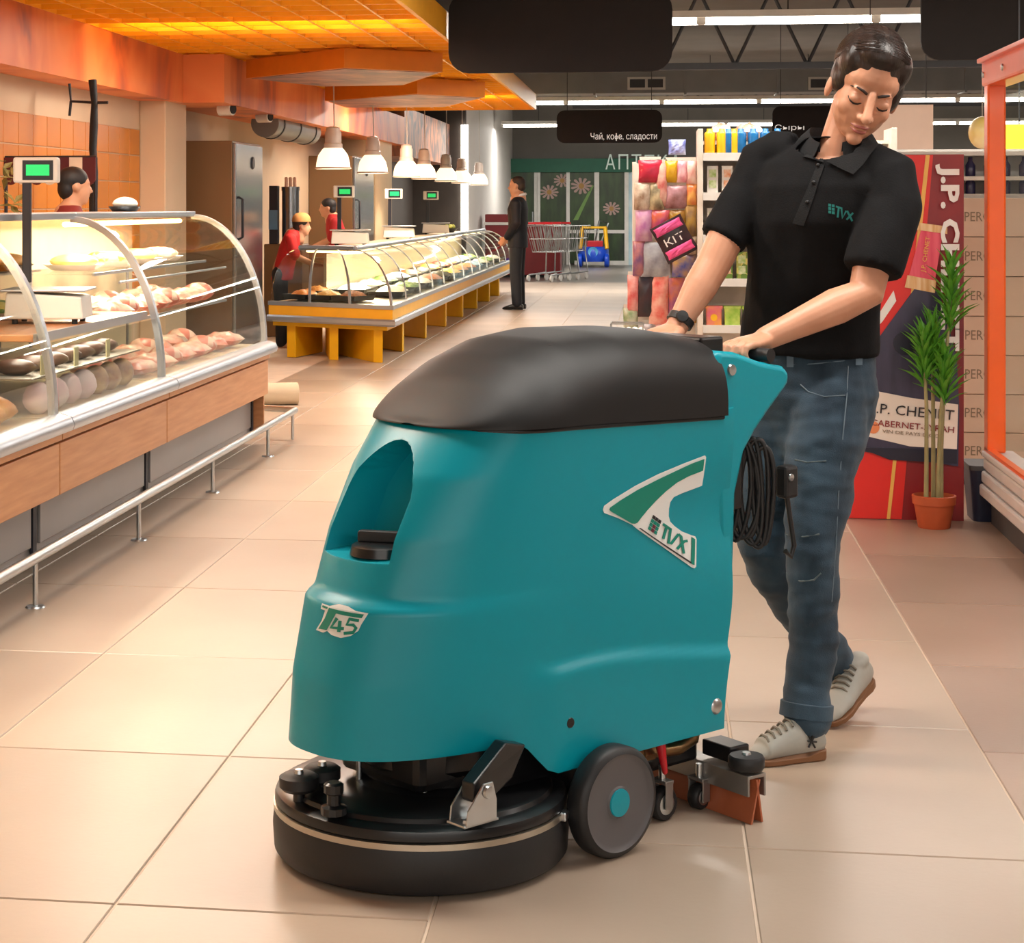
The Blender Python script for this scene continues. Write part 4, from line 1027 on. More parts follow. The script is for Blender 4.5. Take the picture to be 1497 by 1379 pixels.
s1, d1_, sd1, up1 = shoe(F(1094, 1117), F(1203, 1107), 0)
cc_ = F(1203, 1107) + d1_ * .045 + up1 * .05
for (a, b, c2_, d2_) in ((-.008, .016, .010, -.014), (.010, .014, -.008, -.016), (-.012, -.002, .012, .002), (0, .02, .002, -.004)):
    p0 = F(1203, 1107) + d1_ * (.05 + a) + up1 * (.052 + b); p1 = F(1203, 1107) + d1_ * (.05 + c2_) + up1 * (.052 + d2_)
    out_ = ms if ms.dot(sd1) > 0 else -ms
    side_ = sd1 if sd1.dot(cvec(0, -1, 0)) > 0 else -sd1
    lb = MB().tube([p0 + side_ * .0375, p1 + side_ * .0375], .0024, 6); lb.shift(base); lb.build('shoe_emblem', m_watch, s1)
toeR = F(1204, 1066); shoe(toeR + EZ * .004, P(1268, 1000, 5.13), 0)
# watch on the far wrist
wd = (elR - wrR).normalized(); wc = wrR + wd * .022
wpart(MB().tube([wc - wd * .010, wc - wd * .009, wc + wd * .009, wc + wd * .010], [.029, .0335, .0335, .029], 24), 'wristwatch', m_watch, 40)
wpart(MB().lathe([(0, .008), (.014, .007), (.016, 0)], wc + (cvec(0, -1, 0.4)).normalized() * .031, 18, axis=cvec(0, -1, .4)), 'watch_face', m_watch, 40)

# ------------------------------------------------------------------ background people
def figure(name, label, loc, rz, h, parts_fn, skin, voxel=0.012):
    """parts_fn(B, add) fills the skin builder and adds clothing; local frame: y forward, x right, z up"""
    b = MB(); extra = []
    parts_fn(b, extra)
    me = organic(b, 'body', voxel, 4); me.polygons.foreach_set('use_smooth', [True] * len(me.polygons))
    o = link(name, me, skin, None, loc=loc); o.rotation_euler = (0, 0, rz); o.scale = (h, h, h); tag(o, label, 'person')
    for nm, mb, m, vx in extra:
        if vx: e = organic(mb, nm, vx, 4); e.polygons.foreach_set('use_smooth', [True] * len(e.polygons)); link(nm, e, m, o)
        else: mb.build(nm, m, o, 50)
    return o
m_suit = mat('navy_suit', (20, 22, 30), 0.75, var=0.1); m_wht = mat('white_cotton', (225, 225, 225), 0.8); m_shoeb = mat('black_leather', (16, 15, 15), 0.3)
m_sk2 = mat('skin_far', (196, 146, 116), 0.5); m_hr2 = mat('short_brown_hair', (46, 34, 28), 0.7)
def head_fn(b, c, fw=0.0):
    x, y, z = c
    b.ell((x, y - .01, z + .03), (.075, .095, .09)); b.ell((x, y + .022, z - .035), (.060, .066, .085)); b.limb([(x, y + .085, z + .0), (x, y + .104, z - .035)], [.010, .012]); b.ell((x, y + .045, z - .092), (.036, .036, .028))
    b.ell((x, y + .078, z + .02), (.045, .014, .009)); b.ell((x, y + .08, z - .065), (.022, .013, .010))
    for s_ in (-1, 1): b.ell((x + s_ * .075, y - .01, z - .01), (.010, .02, .032))
    b.limb([(x, y - .02, z - .06), (x, y - .03, z - .17)], [.055, .06])
def hand_fn(b, w_, d_, dn=(0, 0, -1)):
    w_ = Vector(w_); d_ = Vector(d_).normalized(); dn = Vector(dn); sd = d_.cross(dn).normalized()
    b.loft([(w_, sd * .028, dn * .018), (w_ + d_ * .05, sd * .04, dn * .018), (w_ + d_ * .09, sd * .038, dn * .014)], 12)
    for i in range(4): b.limb([w_ + d_ * .085 + sd * (.03 - .02 * i), w_ + d_ * .125 + sd * (.03 - .02 * i) + dn * .008, w_ + d_ * (.155 - .006 * abs(i - 1.4)) + sd * (.03 - .02 * i) + dn * .025], [.0095, .009, .008], 8)
    b.limb([w_ + d_ * .03 + sd * .03, w_ + d_ * .06 + sd * .055, w_ + d_ * .09 + sd * .058], [.012, .0105, .009], 8)
def man_fn(b, ex):
    head_fn(b, (0, .02, 1.60))
    b.limb([(0, -.01, 1.45), (0, 0, 1.0)], [.10, .11]);
    for s_ in (-1, 1):
        b.limb([(s_ * .17, -.01, 1.38), (s_ * .22, -.02, 1.12), (s_ * .15, .12, .93)], [.05, .04, .028]); hand_fn(b, (s_ * .14, .13, .93), (-s_ * .5, .5, -.45), (0, .6, -.6))
        b.limb([(s_ * .09, 0, .92), (s_ * .09, .01, .5), (s_ * .09, 0, .1)], [.07, .05, .04])
    j = MB(); j.loft([((0, 0, .80), (.185, 0, 0), (0, .13, 0)), ((0, 0, .95), (.18, 0, 0), (0, .125, 0)), ((0, 0, 1.12), (.175, 0, 0), (0, .12, 0)), ((0, .0, 1.30), (.205, 0, 0), (0, .13, 0)), ((0, -.01, 1.40), (.19, 0, 0), (0, .10, 0)), ((0, -.02, 1.46), (.10, 0, 0), (0, .07, 0))], 26)
    for s_ in (-1, 1): j.limb([(s_ * .19, -.01, 1.36), (s_ * .235, -.03, 1.12), (s_ * .165, .10, .945)], [.072, .062, .048])
    ex.append(('suit_jacket', j, m_suit, .011))
    t = MB()
    for s_ in (-1, 1): t.limb([(s_ * .085, 0, .90), (s_ * .092, .01, .5), (s_ * .092, -.01, .09)], [.098, .078, .068])
    ex.append(('trousers', t, m_suit, .011))
    s2 = MB()
    for s_ in (-1, 1): s2.loft([((s_ * .09, -.09, .04), (.035, 0, 0), (0, 0, .035)), ((s_ * .09, 0, .05), (.042, 0, 0), (0, 0, .045)), ((s_ * .095, .10, .035), (.046, 0, 0), (0, 0, .032)), ((s_ * .095, .18, .02), (.03, 0, 0), (0, 0, .016))], 14)
    ex.append(('shoes', s2, m_shoeb, .01))
    c = MB().tube([(0.075 * math.cos(a), -.015 + .085 * math.sin(a), 1.465 - .03 * math.sin(a)) for a in [2 * PI * k / 24 for k in range(24)]], .018, 8, closed=True); ex.append(('shirt_collar', c, m_wht, 0))
    v = MB().add([(-.05, .085, 1.46), (.05, .085, 1.46), (0, .150, 1.22), (0, .06, 1.40)], [(0, 1, 2), (0, 2, 3), (1, 3, 2), (0, 3, 1)]); ex.append(('shirt_front', v, m_wht, 0))
    hr_ = MB(); hr_.ell((0, -.005, 1.645), (.080, .098, .083)); hr_.ell((0, -.045, 1.59), (.074, .06, .065)); ex.append(('hair', hr_, m_hr2, .01))
pm = F(757, 453)
figure('person', 'man in a dark suit standing sideways at the end of the counter', (pm.x, pm.y, 0), R(82), 1.0, man_fn, m_sk2)
m_redu = mat('red_uniform', (206, 36, 34), 0.8, c2=(170, 20, 24), scale=6); m_tan = mat('tan_cap', (176, 122, 70), 0.85); m_maroon = mat('maroon_uniform', (120, 34, 30), 0.8); m_blackhair = mat('black_hair', (22, 20, 24), 0.6)
def worker_fn(lean, uni, hair_m, cap=False, apron=None):
    def fn(b, ex):
        hy, hz = .02 + lean * .30, 1.57 - lean * .14
        head_fn(b, (0, hy, hz)); b.limb([(0, lean * .18, 1.35), (0, 0, .95)], [.10, .11])
        for s_ in (-1, 1):
            b.limb([(s_ * .17, lean * .15, 1.33), (s_ * .22, lean * .2 + .03, 1.10), (s_ * .14, lean * .2 + .25, 1.0)], [.05, .042, .03]); hand_fn(b, (s_ * .14, lean * .2 + .26, 1.0), (-s_ * .15, 1, -.1))
            b.limb([(s_ * .09, -.02, .92), (s_ * .09, 0, .5), (s_ * .09, 0, .08)], [.08, .06, .045]); b.ell((s_ * .09, .06, .04), (.045, .12, .04))
        j = MB(); j.loft([((0, 0, .82), (.18, 0, 0), (0, .13, 0)), ((0, lean * .05, 1.0), (.17, 0, 0), (0, .125, 0)), ((0, lean * .13, 1.22), (.195, 0, 0), (0, .125, 0)), ((0, lean * .17, 1.35), (.18, 0, 0), (0, .10, 0)), ((0, lean * .19, 1.42), (.09, 0, 0), (0, .07, 0))], 24)
        for s_ in (-1, 1): j.limb([(s_ * .18, lean * .15, 1.31), (s_ * .225, lean * .19 + .02, 1.12)], [.07, .062])
        ex.append(('tunic', j, uni, .012))
        t = MB()
        for s_ in (-1, 1): t.limb([(s_ * .085, -.02, .9), (s_ * .09, 0, .5), (s_ * .09, 0, .09)], [.098, .08, .07])
        ex.append(('trousers', t, m_suit, .014))
        h2 = MB(); h2.ell((0, hy - .02, hz + .04), (.083, .102, .085)); h2.ell((0, hy - .06, hz - .02), (.072, .055, .07)); ex.append(('hair', h2, hair_m, .01))
        if cap:
            h3 = MB(); h3.lathe([(.115, .0), (.112, .03), (.098, .07), (.065, .10), (0.0, .115)], (0, hy - .01, hz + .05), 24); h3.lathe([(0.06, 0.0), (.115, .0)], (0, hy - .01, hz + .05), 24); ex.append(('cap', h3, m_tan, 0))
    return fn
figure('person', 'worker in a dark red uniform with dark hair bending in the kitchen behind the counter', (Xat(498, 22.0), 22.0, -0.06), R(100), .92, worker_fn(0.5, mat('dark_red_uniform', (160, 20, 26), .8), m_blackhair), m_sk2)
figure('person', 'worker in a bright red uniform and tan cap leaning over behind the far counter', (-3.52, 17.9, -0.02), R(-80), .80, worker_fn(0.75, m_redu, m_hr2, True), m_sk2)
figure('person', 'dark-haired worker in maroon behind the near counter by the scale display', (-3.5, Yat(92, -3.5), 0), R(-60), .95, worker_fn(0.2, m_maroon, m_blackhair), m_sk2)

# ================================================================== NEAR CURVED-GLASS COUNTER
m_silver = mat('satin_aluminium', (186, 190, 196), 0.3, 0.75, var=0.04)
m_gpanel = mat('grey_base_panel', (146, 144, 144), 0.35, 0.4, var=0.05, scale=2)
m_wood = mat('orange_wood_veneer', (196, 132, 84), 0.4, c2=(214, 152, 102), scale=3, stretch=(4, 1, 14))
m_navy = mat('dark_gap', (28, 30, 40), 0.5)
m_glass = glass_mat('counter_glass', (250, 252, 250), 0.35)
m_inner = mat('case_interior', (206, 190, 160), 0.35, 0.3, var=0.06)
m_shelfg = mat('shelf_steel', (176, 168, 156), 0.3, 0.6)
m_strip = mat('warm_strip', (255, 226, 160), 0.5, emit=(255, 214, 140), es=10)
m_blackslot = mat('slot_black', (14, 14, 15), 0.6)
GX, GZ0, GZ1 = -2.17, 0.58, 1.30
def _u(): pass
def gcurve(t, w_=0.43): q = t * PI / 2; return (GX - w_ * (1 - math.cos(q)), GZ0 + (GZ1 - GZ0) * math.sin(q))
def counter_unit(Y0, Y1, label, kind):
    L = Y1 - Y0; t = thing('deli_counter', label, 'display counter', (GX, Y0, 0))
    bx = lambda a, b, c, d, e, f: MB().box(a - GX, b - GX, c, d, e, f)
    bx(-2.95, -2.262, 0.01, L - 0.01, 0.07, 0.33).build('base_body', m_gpanel, t)
    pn = bx(-2.262, -2.25, 0.03, L - 0.07, 0.10, 0.315).build('base_panel', m_gpanel, t, bevel=0.003)
    if kind != 'right':
        g = MB()
        for k in range(int(L * 0.9 / 0.03)): g.box(-2.251 - GX, -2.247 - GX, 0.09 + k * 0.03, 0.105 + k * 0.03, 0.275, 0.305)
        g.build('grille', m_blackslot, pn)
    bx(-2.258, -2.246, L - 0.06, L - 0.02, 0.04, 0.33).build('post', m_navy, t)
    for yy in (0.15, L - 0.15):
        for xx in (-2.4, -2.85): MB().cyl((xx - GX, yy, 0), (xx - GX, yy, 0.07), 0.02, n=10).build('foot', m_navy, t)
    bx(-2.9, -2.35, 0.02, L - 0.02, 0.03, 0.07).build('kick_plate', m_blackslot, t)
    bx(-2.19, -2.165, 0.003, L - 0.003, 0.285, 0.475).build('wood_panel', m_wood, t, bevel=0.003)
    bx(-2.9, -2.185, 0.003, L - 0.003, 0.33, 0.5).build('tub', m_navy, t)
    bx(-2.185, -2.155, 0.003, L - 0.003, 0.488, 0.515).build('wood_strip', m_wood, t)
    MB().prism([(0.0, 0.52), (0.055, 0.525), (0.062, 0.545), (0.05, 0.572), (0.01, 0.585), (-0.02, 0.583), (-0.02, 0.52)], XZ, 0.002, L - 0.002).build('bumper_rail', m_silver, t, 50)
    bx(-2.95, -2.20, 0.01, L - 0.01, 0.5, 0.565).build('deck', m_inner, t)
    zt = 1.0 if kind != 'middle' else 0.86
    tmax = 1.0 if kind != 'middle' else 0.24
    n = 14
    pts = [[(gcurve(tmax * i / n)[0] - GX, y_, gcurve(tmax * i / n)[1]) for y_ in (0.02, L - 0.02)] for i in range(n + 1)]
    MB().sheet(pts, 0.005).build('glass_pane', m_glass, t, 60)
    if kind != 'middle':
        bx(-2.98, -2.95, 0.02, L - 0.02, 0.56, 1.28).build('rear_panel', m_inner, t)
        bx(-3.0, -2.585, 0.0, L, 1.285, 1.315).build('top_board', m_silver, t, bevel=0.004)
        MB().cyl((-2.66 - GX, 0.06, 1.262), (-2.66 - GX, L - 0.06, 1.262), 0.012, n=8).build('strip_lamp', m_strip, t)
        area_light('case_light', (-2.66 - GX, L / 2, 1.245), 0.12, L - 0.2, 36, (1, 0.87, 0.66), parent=t)
        for z_, xx in ((0.82, -2.40), (1.04, -2.52)):
            bx(-2.94, xx, 0.04, L - 0.04, z_ - 0.008, z_).build('shelf', m_glass, t); bx(xx - .004, xx + .006, 0.04, L - 0.04, z_ - 0.012, z_ + .002).build('shelf_edge', m_silver, t)
            for yy in (0.3, L - 0.3): MB().cyl((-2.9 - GX, yy, 0.565), (-2.9 - GX, yy, z_), 0.008, n=8).build('shelf_post', m_silver, t)
        MB().cyl((-2.40 - GX, 0.05, 1.0), (-2.40 - GX, L - 0.05, 1.0), 0.006, n=8).build('inner_bar', m_silver, t)
    else:
        bx(-3.0, -2.265, 0.0, L, 0.845, 0.872).build('worktop', m_wood, t, bevel=0.004)
        bx(-2.268, -2.255, 0.0, L, 0.84, 0.875).build('worktop_edge', m_silver, t)
        bx(-2.93, -2.28, 0.03, L - 0.03, 0.70, 0.706).build('shelf', m_shelfg, t)
        bx(-2.95, -2.93, 0.02, L - 0.02, 0.56, 0.845).build('rear_panel', m_navy, t); area_light('shelf_fill_light', (-2.38 - GX, L / 2, .835), .08, L - .2, 7, (1, .88, .72), parent=t)  # added fill light under the worktop so the goods show; no fixture
        bx(-3.0, -2.585, 0.0, L, 1.285, 1.315).build('top_board', m_silver, t, bevel=0.004)
        bx(-2.99, -2.97, 0.0, 0.03, 0.872, 1.285).build('frame_post', m_silver, t)
        bx(-2.99, -2.97, L - 0.03, L, 0.872, 1.285).build('frame_post', m_silver, t)
        bx(-2.99, -2.75, 0.0, L, 1.05, 1.06).build('upper_shelf', m_shelfg, t)
    # curved ribs at the far end
    for yy in ((0.0,) if kind == 'left' else (L,)):
        rp = [[(gcurve(i / 16)[0] - GX, yy - 0.038 + (.038 if yy == 0 else 0), gcurve(i / 16)[1]), (gcurve(i / 16)[0] - GX, yy + (.038 if yy == 0 else 0), gcurve(i / 16)[1])] for i in range(17)]
        MB().sheet(rp, 0.028).build('rib', m_silver, t, 50)
    if kind == 'left':
        yy = L; rp = [[(gcurve(i / 16)[0] - GX, yy - 0.038 + (.038 if yy == 0 else 0), gcurve(i / 16)[1]), (gcurve(i / 16)[0] - GX, yy + (.038 if yy == 0 else 0), gcurve(i / 16)[1])] for i in range(17)]
        MB().sheet(rp, 0.028).build('rib', m_silver, t, 50)
    if kind == 'right':     # glass end cheek
        poly = [(gcurve(i / 14)[0] - GX - 0.005, gcurve(i / 14)[1]) for i in range(15)] + [(-2.94 - GX, 1.29), (-2.94 - GX, 0.57)]
        MB().prism(poly, XZ, L - 0.012, L - 0.006).build('end_glass', m_glass, t)
        bx(-2.95, -2.19, L - 0.005, L + 0.012, 0.08, 0.52).build('end_panel', m_wood, t)
    return t
counter_unit(8.36, 10.62, 'tall curved-glass meat case at the far end of the near counter', 'right')
counter_unit(6.80, 8.355, 'low middle counter section with wooden worktop and dark glass front', 'middle')
counter_unit(4.60, 6.795, 'curved-glass pastry case cut by the left picture edge', 'left')
# chrome bumper rail on posts
rail = thing('bumper_rail_guard', 'chrome guard rail on short posts in front of the near counter', 'rail', (-2.06, 4.9, 0))
MB().tube([(0, 0, .165), (0, 5.5, .165), (0.0, 5.98, .165), (-0.03, 6.02, .165), (-0.32, 6.12, .165)], 0.019, 12).build('rail_tube', m_chr, rail, 50)
for i in range(5):
    y = 0.0 + 1.3 * i
    pst = MB().cyl((0, y, 0.006), (0, y, 0.15), 0.009, n=10).build('post', m_chr, rail, 50); MB().lathe([(0, .008), (.03, .006), (.034, 0)], (0, y, 0), 18).build('foot_plate', m_chr, pst, 40)
pst = MB().cyl((0, 5.9, 0.006), (0, 5.9, 0.15), 0.009, n=10).build('post', m_chr, rail, 50)
pst = MB().cyl((-0.28, 6.1, 0.006), (-0.28, 6.1, 0.15), 0.009, n=10).build('post', m_chr, rail, 50)
# rolled goods on the floor past the counter end
p = F(405, 592)
rt = thing('rolled_mat', 'pale rolled mat lying on the floor past the counter end', 'mat', (p.x, p.y, 0), R(20))
MB().cyl((-.12, 0, .075), (.14, 0, .075), .075, n=24).build('roll', mat('pale_cloth', (196, 178, 152), .8), rt, 40)
MB().lathe([(0.02, 0), (.05, .004), (.068, 0)], (.14, 0, .075), 20, axis=(1, 0, 0)).build('roll_end', mat('cloth_edge', (160, 140, 116), .8), rt, 40)
p = F(383, 588)
bk = thing('cleaning_trolley', 'small dark and beige floor trolley behind the rail end', 'trolley', (p.x - .1, p.y, 0), R(10))
MB().prism([(-.12, .03), (.12, .03), (.08, .2), (-.10, .2)], XZ, -.1, .1).build('body', mat('trolley_dark', (62, 54, 48), .6), bk, bevel=.01)
MB().tube([(.1, .06, .16), (.02, .06, .34), (.02, -.06, .34), (.1, -.06, .16)], .012, 8).build('handle', mat('trolley_beige', (176, 156, 130), .6), bk, 50)
for a in (-.08, .08):
    for b in (-.08, .08): MB().lathe([(0, -.012), (.03, -.012), (.03, .012), (0, .012)], (a, b, .03), 14, axis=(0, 1, 0)).build('wheel', m_rub, bk, 40)

# ------------------------------------------------------------------ foods
def lump(r, seed, n=10, m=7, amp=0.12):
    rnd = random.Random(seed); a, b, c = (rnd.uniform(2, 4) for _ in range(3)); mb = MB().ell((0, 0, r[2]), r, None, n, m)
    for v in mb.v:
        k = 1 + amp * (math.sin(a * v.x / r[0] + seed) + math.sin(b * v.y / r[1] + 2 * seed) + math.sin(c * v.z / r[2])) / 2
        v.x *= k; v.y *= k
        if v.z < .15 * r[2]: v.z = 0.0
    return mb
def pack_me(w_, d_, h_, seed=0, n=9):
    """pillow packet lying flat"""
    mb = MB(); pts = []; pb = []
    for i in range(n + 1):
        r1 = []; r2 = []
        for j in range(n + 1):
            a, b = i / n * 2 - 1, j / n * 2 - 1; k = max(0, (1 - abs(a) ** 2.6) * (1 - abs(b) ** 2.6)) ** 0.55
            x, y = a * w_ / 2 * (1 - .06 * (1 - abs(b))), b * d_ / 2; cr = .12 * h_ * math.sin(7 * a + seed) * math.sin(5 * b + seed * 2) * k
            r1.append((x, y, h_ / 2 + h_ / 2 * k + cr)); r2.append((x, y, h_ / 2 - h_ / 2 * k))
        pts.append(r1); pb.append(r2)
    mb.grid(pts); mb.grid([r[::-1] for r in pb]); return mb.me('packet')
m_meat = mat('pink_meat', (214, 120, 104), .35, c2=(236, 196, 176), scale=22, kind='voronoi')
m_wrap = mat('wrapped_meat', (232, 206, 184), .3, c2=(214, 96, 80), scale=16)
m_greenf = mat('salad_green', (96, 130, 50), .6, c2=(210, 200, 110), scale=30, kind='voronoi')
m_past = mat('golden_pastry', (214, 138, 62), .5, c2=(236, 184, 110), scale=14)
m_choc = mat('dark_chocolate', (60, 40, 32), .4, c2=(100, 74, 60), scale=14)
m_marsh = mat('pink_marshmallow', (226, 186, 196), .7, c2=(240, 226, 220), scale=10)
m_plate = mat('white_plate', (230, 226, 216), .25); m_tag = mat('price_tag', (232, 222, 170), .6); m_dish = mat('black_tray', (26, 26, 28), .4)
def place_thing(me, name, m, loc, rz, label, cat, group, sc=1.0):
    o = link(name, me, m, None, loc=loc); o.rotation_euler = (0, 0, rz); o.scale = (sc,) * 3; me.polygons.foreach_set('use_smooth', [True] * len(me.polygons)); return tag(o, label, cat, group)
mp_ = [pack_me(.16, .2, .07, 1), pack_me(.2, .16, .08, 2.3), lump((.09, .07, .05), 3).me('meat')]
for row, (z_, xs) in enumerate(((.567, (-2.36, -2.60)), (.822, (-2.50, -2.72)))):
    for xi, x in enumerate(xs):
        for k in range(8):
            y = 8.56 + .255 * k + random.uniform(-.02, .02)
            nm = ('deck', 'middle shelf')[row]; fr = ('front', 'rear')[xi]
            kk = (k + row + xi) % 3
            lab = ('pink and white wrapped meat pack', 'plump wrapped sausage pack', 'raw pink meat joint')[kk] + ' on meat case %s, %s row, %s from rib' % (nm, fr, ORD[k])
            place_thing(mp_[kk], ('meat_pack', 'sausage_pack', 'meat_joint')[kk], (m_wrap, m_wrap, m_meat)[kk], (x, y, z_ + .002), random.uniform(-.4, .4), lab, 'meat', 'meat on the %s, %s row' % (nm, fr))
def dish(loc, r, food, lab, seed, col=None, grp=None, plate=m_plate, cat='food dish'):
    t = thing('food_dish', lab, cat, loc, group=grp)
    MB().lathe([(0, .004), (r * .7, .004), (r, .028), (r * 1.02, .028), (r * .75, 0), (0, 0)], n=24).build('plate', plate, t, 40)
    lump((r * .82, r * .78, .035), seed, 14, 8, .08).shift((0, 0, -.008)).build('food', food, t, 60); return t
for k, y in enumerate((8.75, 9.3, 9.85, 10.3)):
    dish((-2.72, y, 1.043), .14, (m_past, m_greenf, m_past, m_meat)[k], 'white plate of %s on the meat case top shelf' % ('golden pastries nearest the rib', 'green salad', 'roast pieces', 'sliced ham at the far end')[k], k, grp='plates on the top shelf')
for k, y in enumerate((7.15, 7.6, 8.05)):
    dish((-2.82, y, 1.064), .13, (m_past, m_greenf, m_past)[k], 'dish of %s on the upper shelf of the middle section' % ('baked rolls', 'green topped salad', 'fried pieces')[k], 10 + k, grp='dishes on the upper shelf', plate=m_dish)
for k, (x, y) in enumerate(((-2.75, 7.75), (-2.60, 8.15))):
    dish((x, y, .874), .17, m_greenf if k == 0 else m_past, 'wide dish of %s on the wooden worktop' % ('herb topped salad' if k == 0 else 'flat bread'), 20 + k, plate=m_plate)
mm_ = lump((.055, .055, .06), 5).me('marshmallow'); cm_ = lump((.09, .05, .03), 8).me('chocolate')
for k in range(7):
    y = 6.95 + .19 * k
    place_thing(mm_, 'marshmallow_bag', m_marsh if k < 4 else mat('brown_sweets%d' % k, (150, 96, 70), .5, c2=(214, 176, 110), scale=20), (-2.30, y, .567), k, ('pink and white marshmallow bag behind the dark glass, %s from the left' % ORD[k] if k < 4 else 'brown and gold bag of sweets behind the dark glass, %s from the left' % ORD[k]), 'sweets', 'bags of sweets in the middle section')
    place_thing(cm_, 'chocolate_bar', m_choc, (-2.40, y + .04, .708), 0.2 * k, 'dark chocolate block on the shelf behind the dark glass, %s from the left' % ORD[k], 'chocolate', 'chocolates on the middle shelf')
for k, y in enumerate((6.98, 7.4, 7.85)):
    tag(MB().cbox((0, 0, .04), (.004, .055, .075)).build('price_tag', m_tag, None, loc=(-2.29, y, .706)), 'small cream price tag on the shelf of the middle section, %s' % ('nearest', 'in the middle', 'farthest')[k], 'price tag', 'price tags')
pe_ = [lump((.12, .09, .06), 4, amp=.2).me('pastry'), lump((.09, .08, .05), 6, amp=.2).me('pastry')]
for z_, xs, nm in ((.567, (-2.36, -2.66), 'deck'), (.822, (-2.52, -2.80), 'middle shelf'), (1.042, (-2.66,), 'top shelf')):
    for x in xs:
        for k in range(6):
            place_thing(pe_[k % 2], 'pastry', m_past, (x, 5.35 + .25 * k, z_ + .002), k * .8, 'golden pastry on the %s of the pastry case, %s row, %s from the left' % (nm, 'front' if x == xs[0] else 'rear', ORD[k]), 'pastry', 'pastries on the %s' % nm)

# weighing scale with green display
m_cream = mat('scale_white', (232, 228, 220), .4, var=.02); m_green = mat('green_display', (20, 190, 100), .4, emit=(20, 200, 104), es=.8)
def scale(loc, rz, lab, big=True, k=1.0, sc_h=.50):
    t = thing('weighing_scale', lab, 'scale', loc, rz)
    MB().prism([(-.16 * k, .02), (.16 * k, .02), (.15 * k, .11 * k), (-.15 * k, .13 * k)], XZ, -.13 * k, .13 * k).build('body', m_cream, t, bevel=.008)
    MB().box(-.17 * k, .17 * k, -.15 * k, .15 * k, .13 * k, .14 * k).build('pan', m_silver, t, bevel=.004)
    for a in (-.12, .12):
        for b in (-.1, .1): MB().cyl((a * k, b * k, 0), (a * k, b * k, .022), .012, n=8).build('foot', m_blackslot, t)
    MB().cbox((-.1 * k, .05, .12 + sc_h / 2), (.035 * k, .03 * k, sc_h - .08)).build('post', m_navy, t, bevel=.004)
    d = MB().cbox((-.06 * k, .05, .12 + sc_h), (.185 * k, .06 * k, .105 * k)).build('display_head', m_cream, t, bevel=.01)
    MB().cbox((-.05 * k, .05 - .031 * k, .12 + sc_h), (.125 * k, .004, .08 * k)).build('display_bezel', m_navy, d)
    MB().cbox((-.05 * k, .05 - .034 * k, .12 + sc_h), (.095 * k, .004, .045 * k)).build('display_screen', m_green, d)
    return t
ys = Yat(72, -2.44)
scale((-2.44, ys, .873), R(8), 'white weighing scale with a lit green display on a dark post on the worktop')
# plate of pale morsels on top of the case
t = dish((-2.79, Yat(182, -2.79), 1.316), .085, m_plate, 'small dark dish of pale morsels on top of the counter case', 31, plate=m_dish)

# ------------------------------------------------------------------ back wall fittings
m_bronze = mat('bronze_panel', (124, 96, 66), .35, .35, var=.08, scale=1.5, stretch=(1, 1, .2)); m_inox = mat('stainless', (150, 156, 162), .25, .9, var=.08, scale=2, stretch=(1, 1, .2))
def cabinet(Y0, Y1, x1, zt, lab, hy):
    t = thing('tall_fridge', lab, 'fridge', (XW + .005, Y0, 0)); W_ = x1 - XW - .005
    MB().box(0, W_ - .03, .0, Y1 - Y0, .08, zt).build('body', m_bronze, t, bevel=.006)
    d = MB().box(W_ - .03, W_, .02, Y1 - Y0 - .02, .1, zt - .02).build('door', m_inox, t, bevel=.006)
    MB().tube([(W_, hy, 1.05), (W_ + .04, hy, 1.07), (W_ + .04, hy, 1.4), (W_, hy, 1.42)], .012, 8).build('handle', m_navy, d, 50)
    MB().lathe([(0, .012), (.05, .012), (.06, 0)], (W_, (Y1 - Y0) * .6, zt - .18), 20, axis=(1, 0, 0)).build('dial', m_navy, d, 40)
    MB().box(0.02, W_ - .06, .05, Y1 - Y0 - .05, 0, .08).build('plinth', m_blackslot, t)
cabinet(16.25, 17.42, -3.6, 1.91, 'tall fridge with bronze side and steel door next to the beige pillar', .1)
cabinet(22.9, 24.5, -3.6, 1.95, 'tall fridge with bronze side and bluish steel door near the cream pillar', .12)
t = thing('drinks_machine', 'narrow steel drinks machine with glass column between the two fridges', 'drinks machine', (-3.78, 19.5, 0))
MB().box(-.2, .2, -.2, .2, 0, .95).build('cabinet', m_bronze, t, bevel=.01)
MB().lathe([(.09, .95), (.09, 1.5), (.095, 1.5), (.095, 1.54), (0, 1.54)], (.05, -.05, 0), 20).build('column', m_inox, t, 40)
MB().box(-.15, -.06, -.18, -.08, .95, 1.55).build('control_post', m_navy, t, bevel=.005)
MB().box(-.15, -.06, -.2, -.18, 1.1, 1.3).build('panel', mat('blue_panel', (90, 130, 160), .3), t)
for a_ in (-.04, .0, .04): MB().lathe([(.018, 0), (.018, .09), (.012, .1), (0, .1)], (.05 + a_, -.05 + a_ * .5, 1.54), 10).build('bottle_top', mat('peach_cap', (222, 176, 150), .5) if 'peach_cap' not in bpy.data.materials else bpy.data.materials['peach_cap'], t, 40)
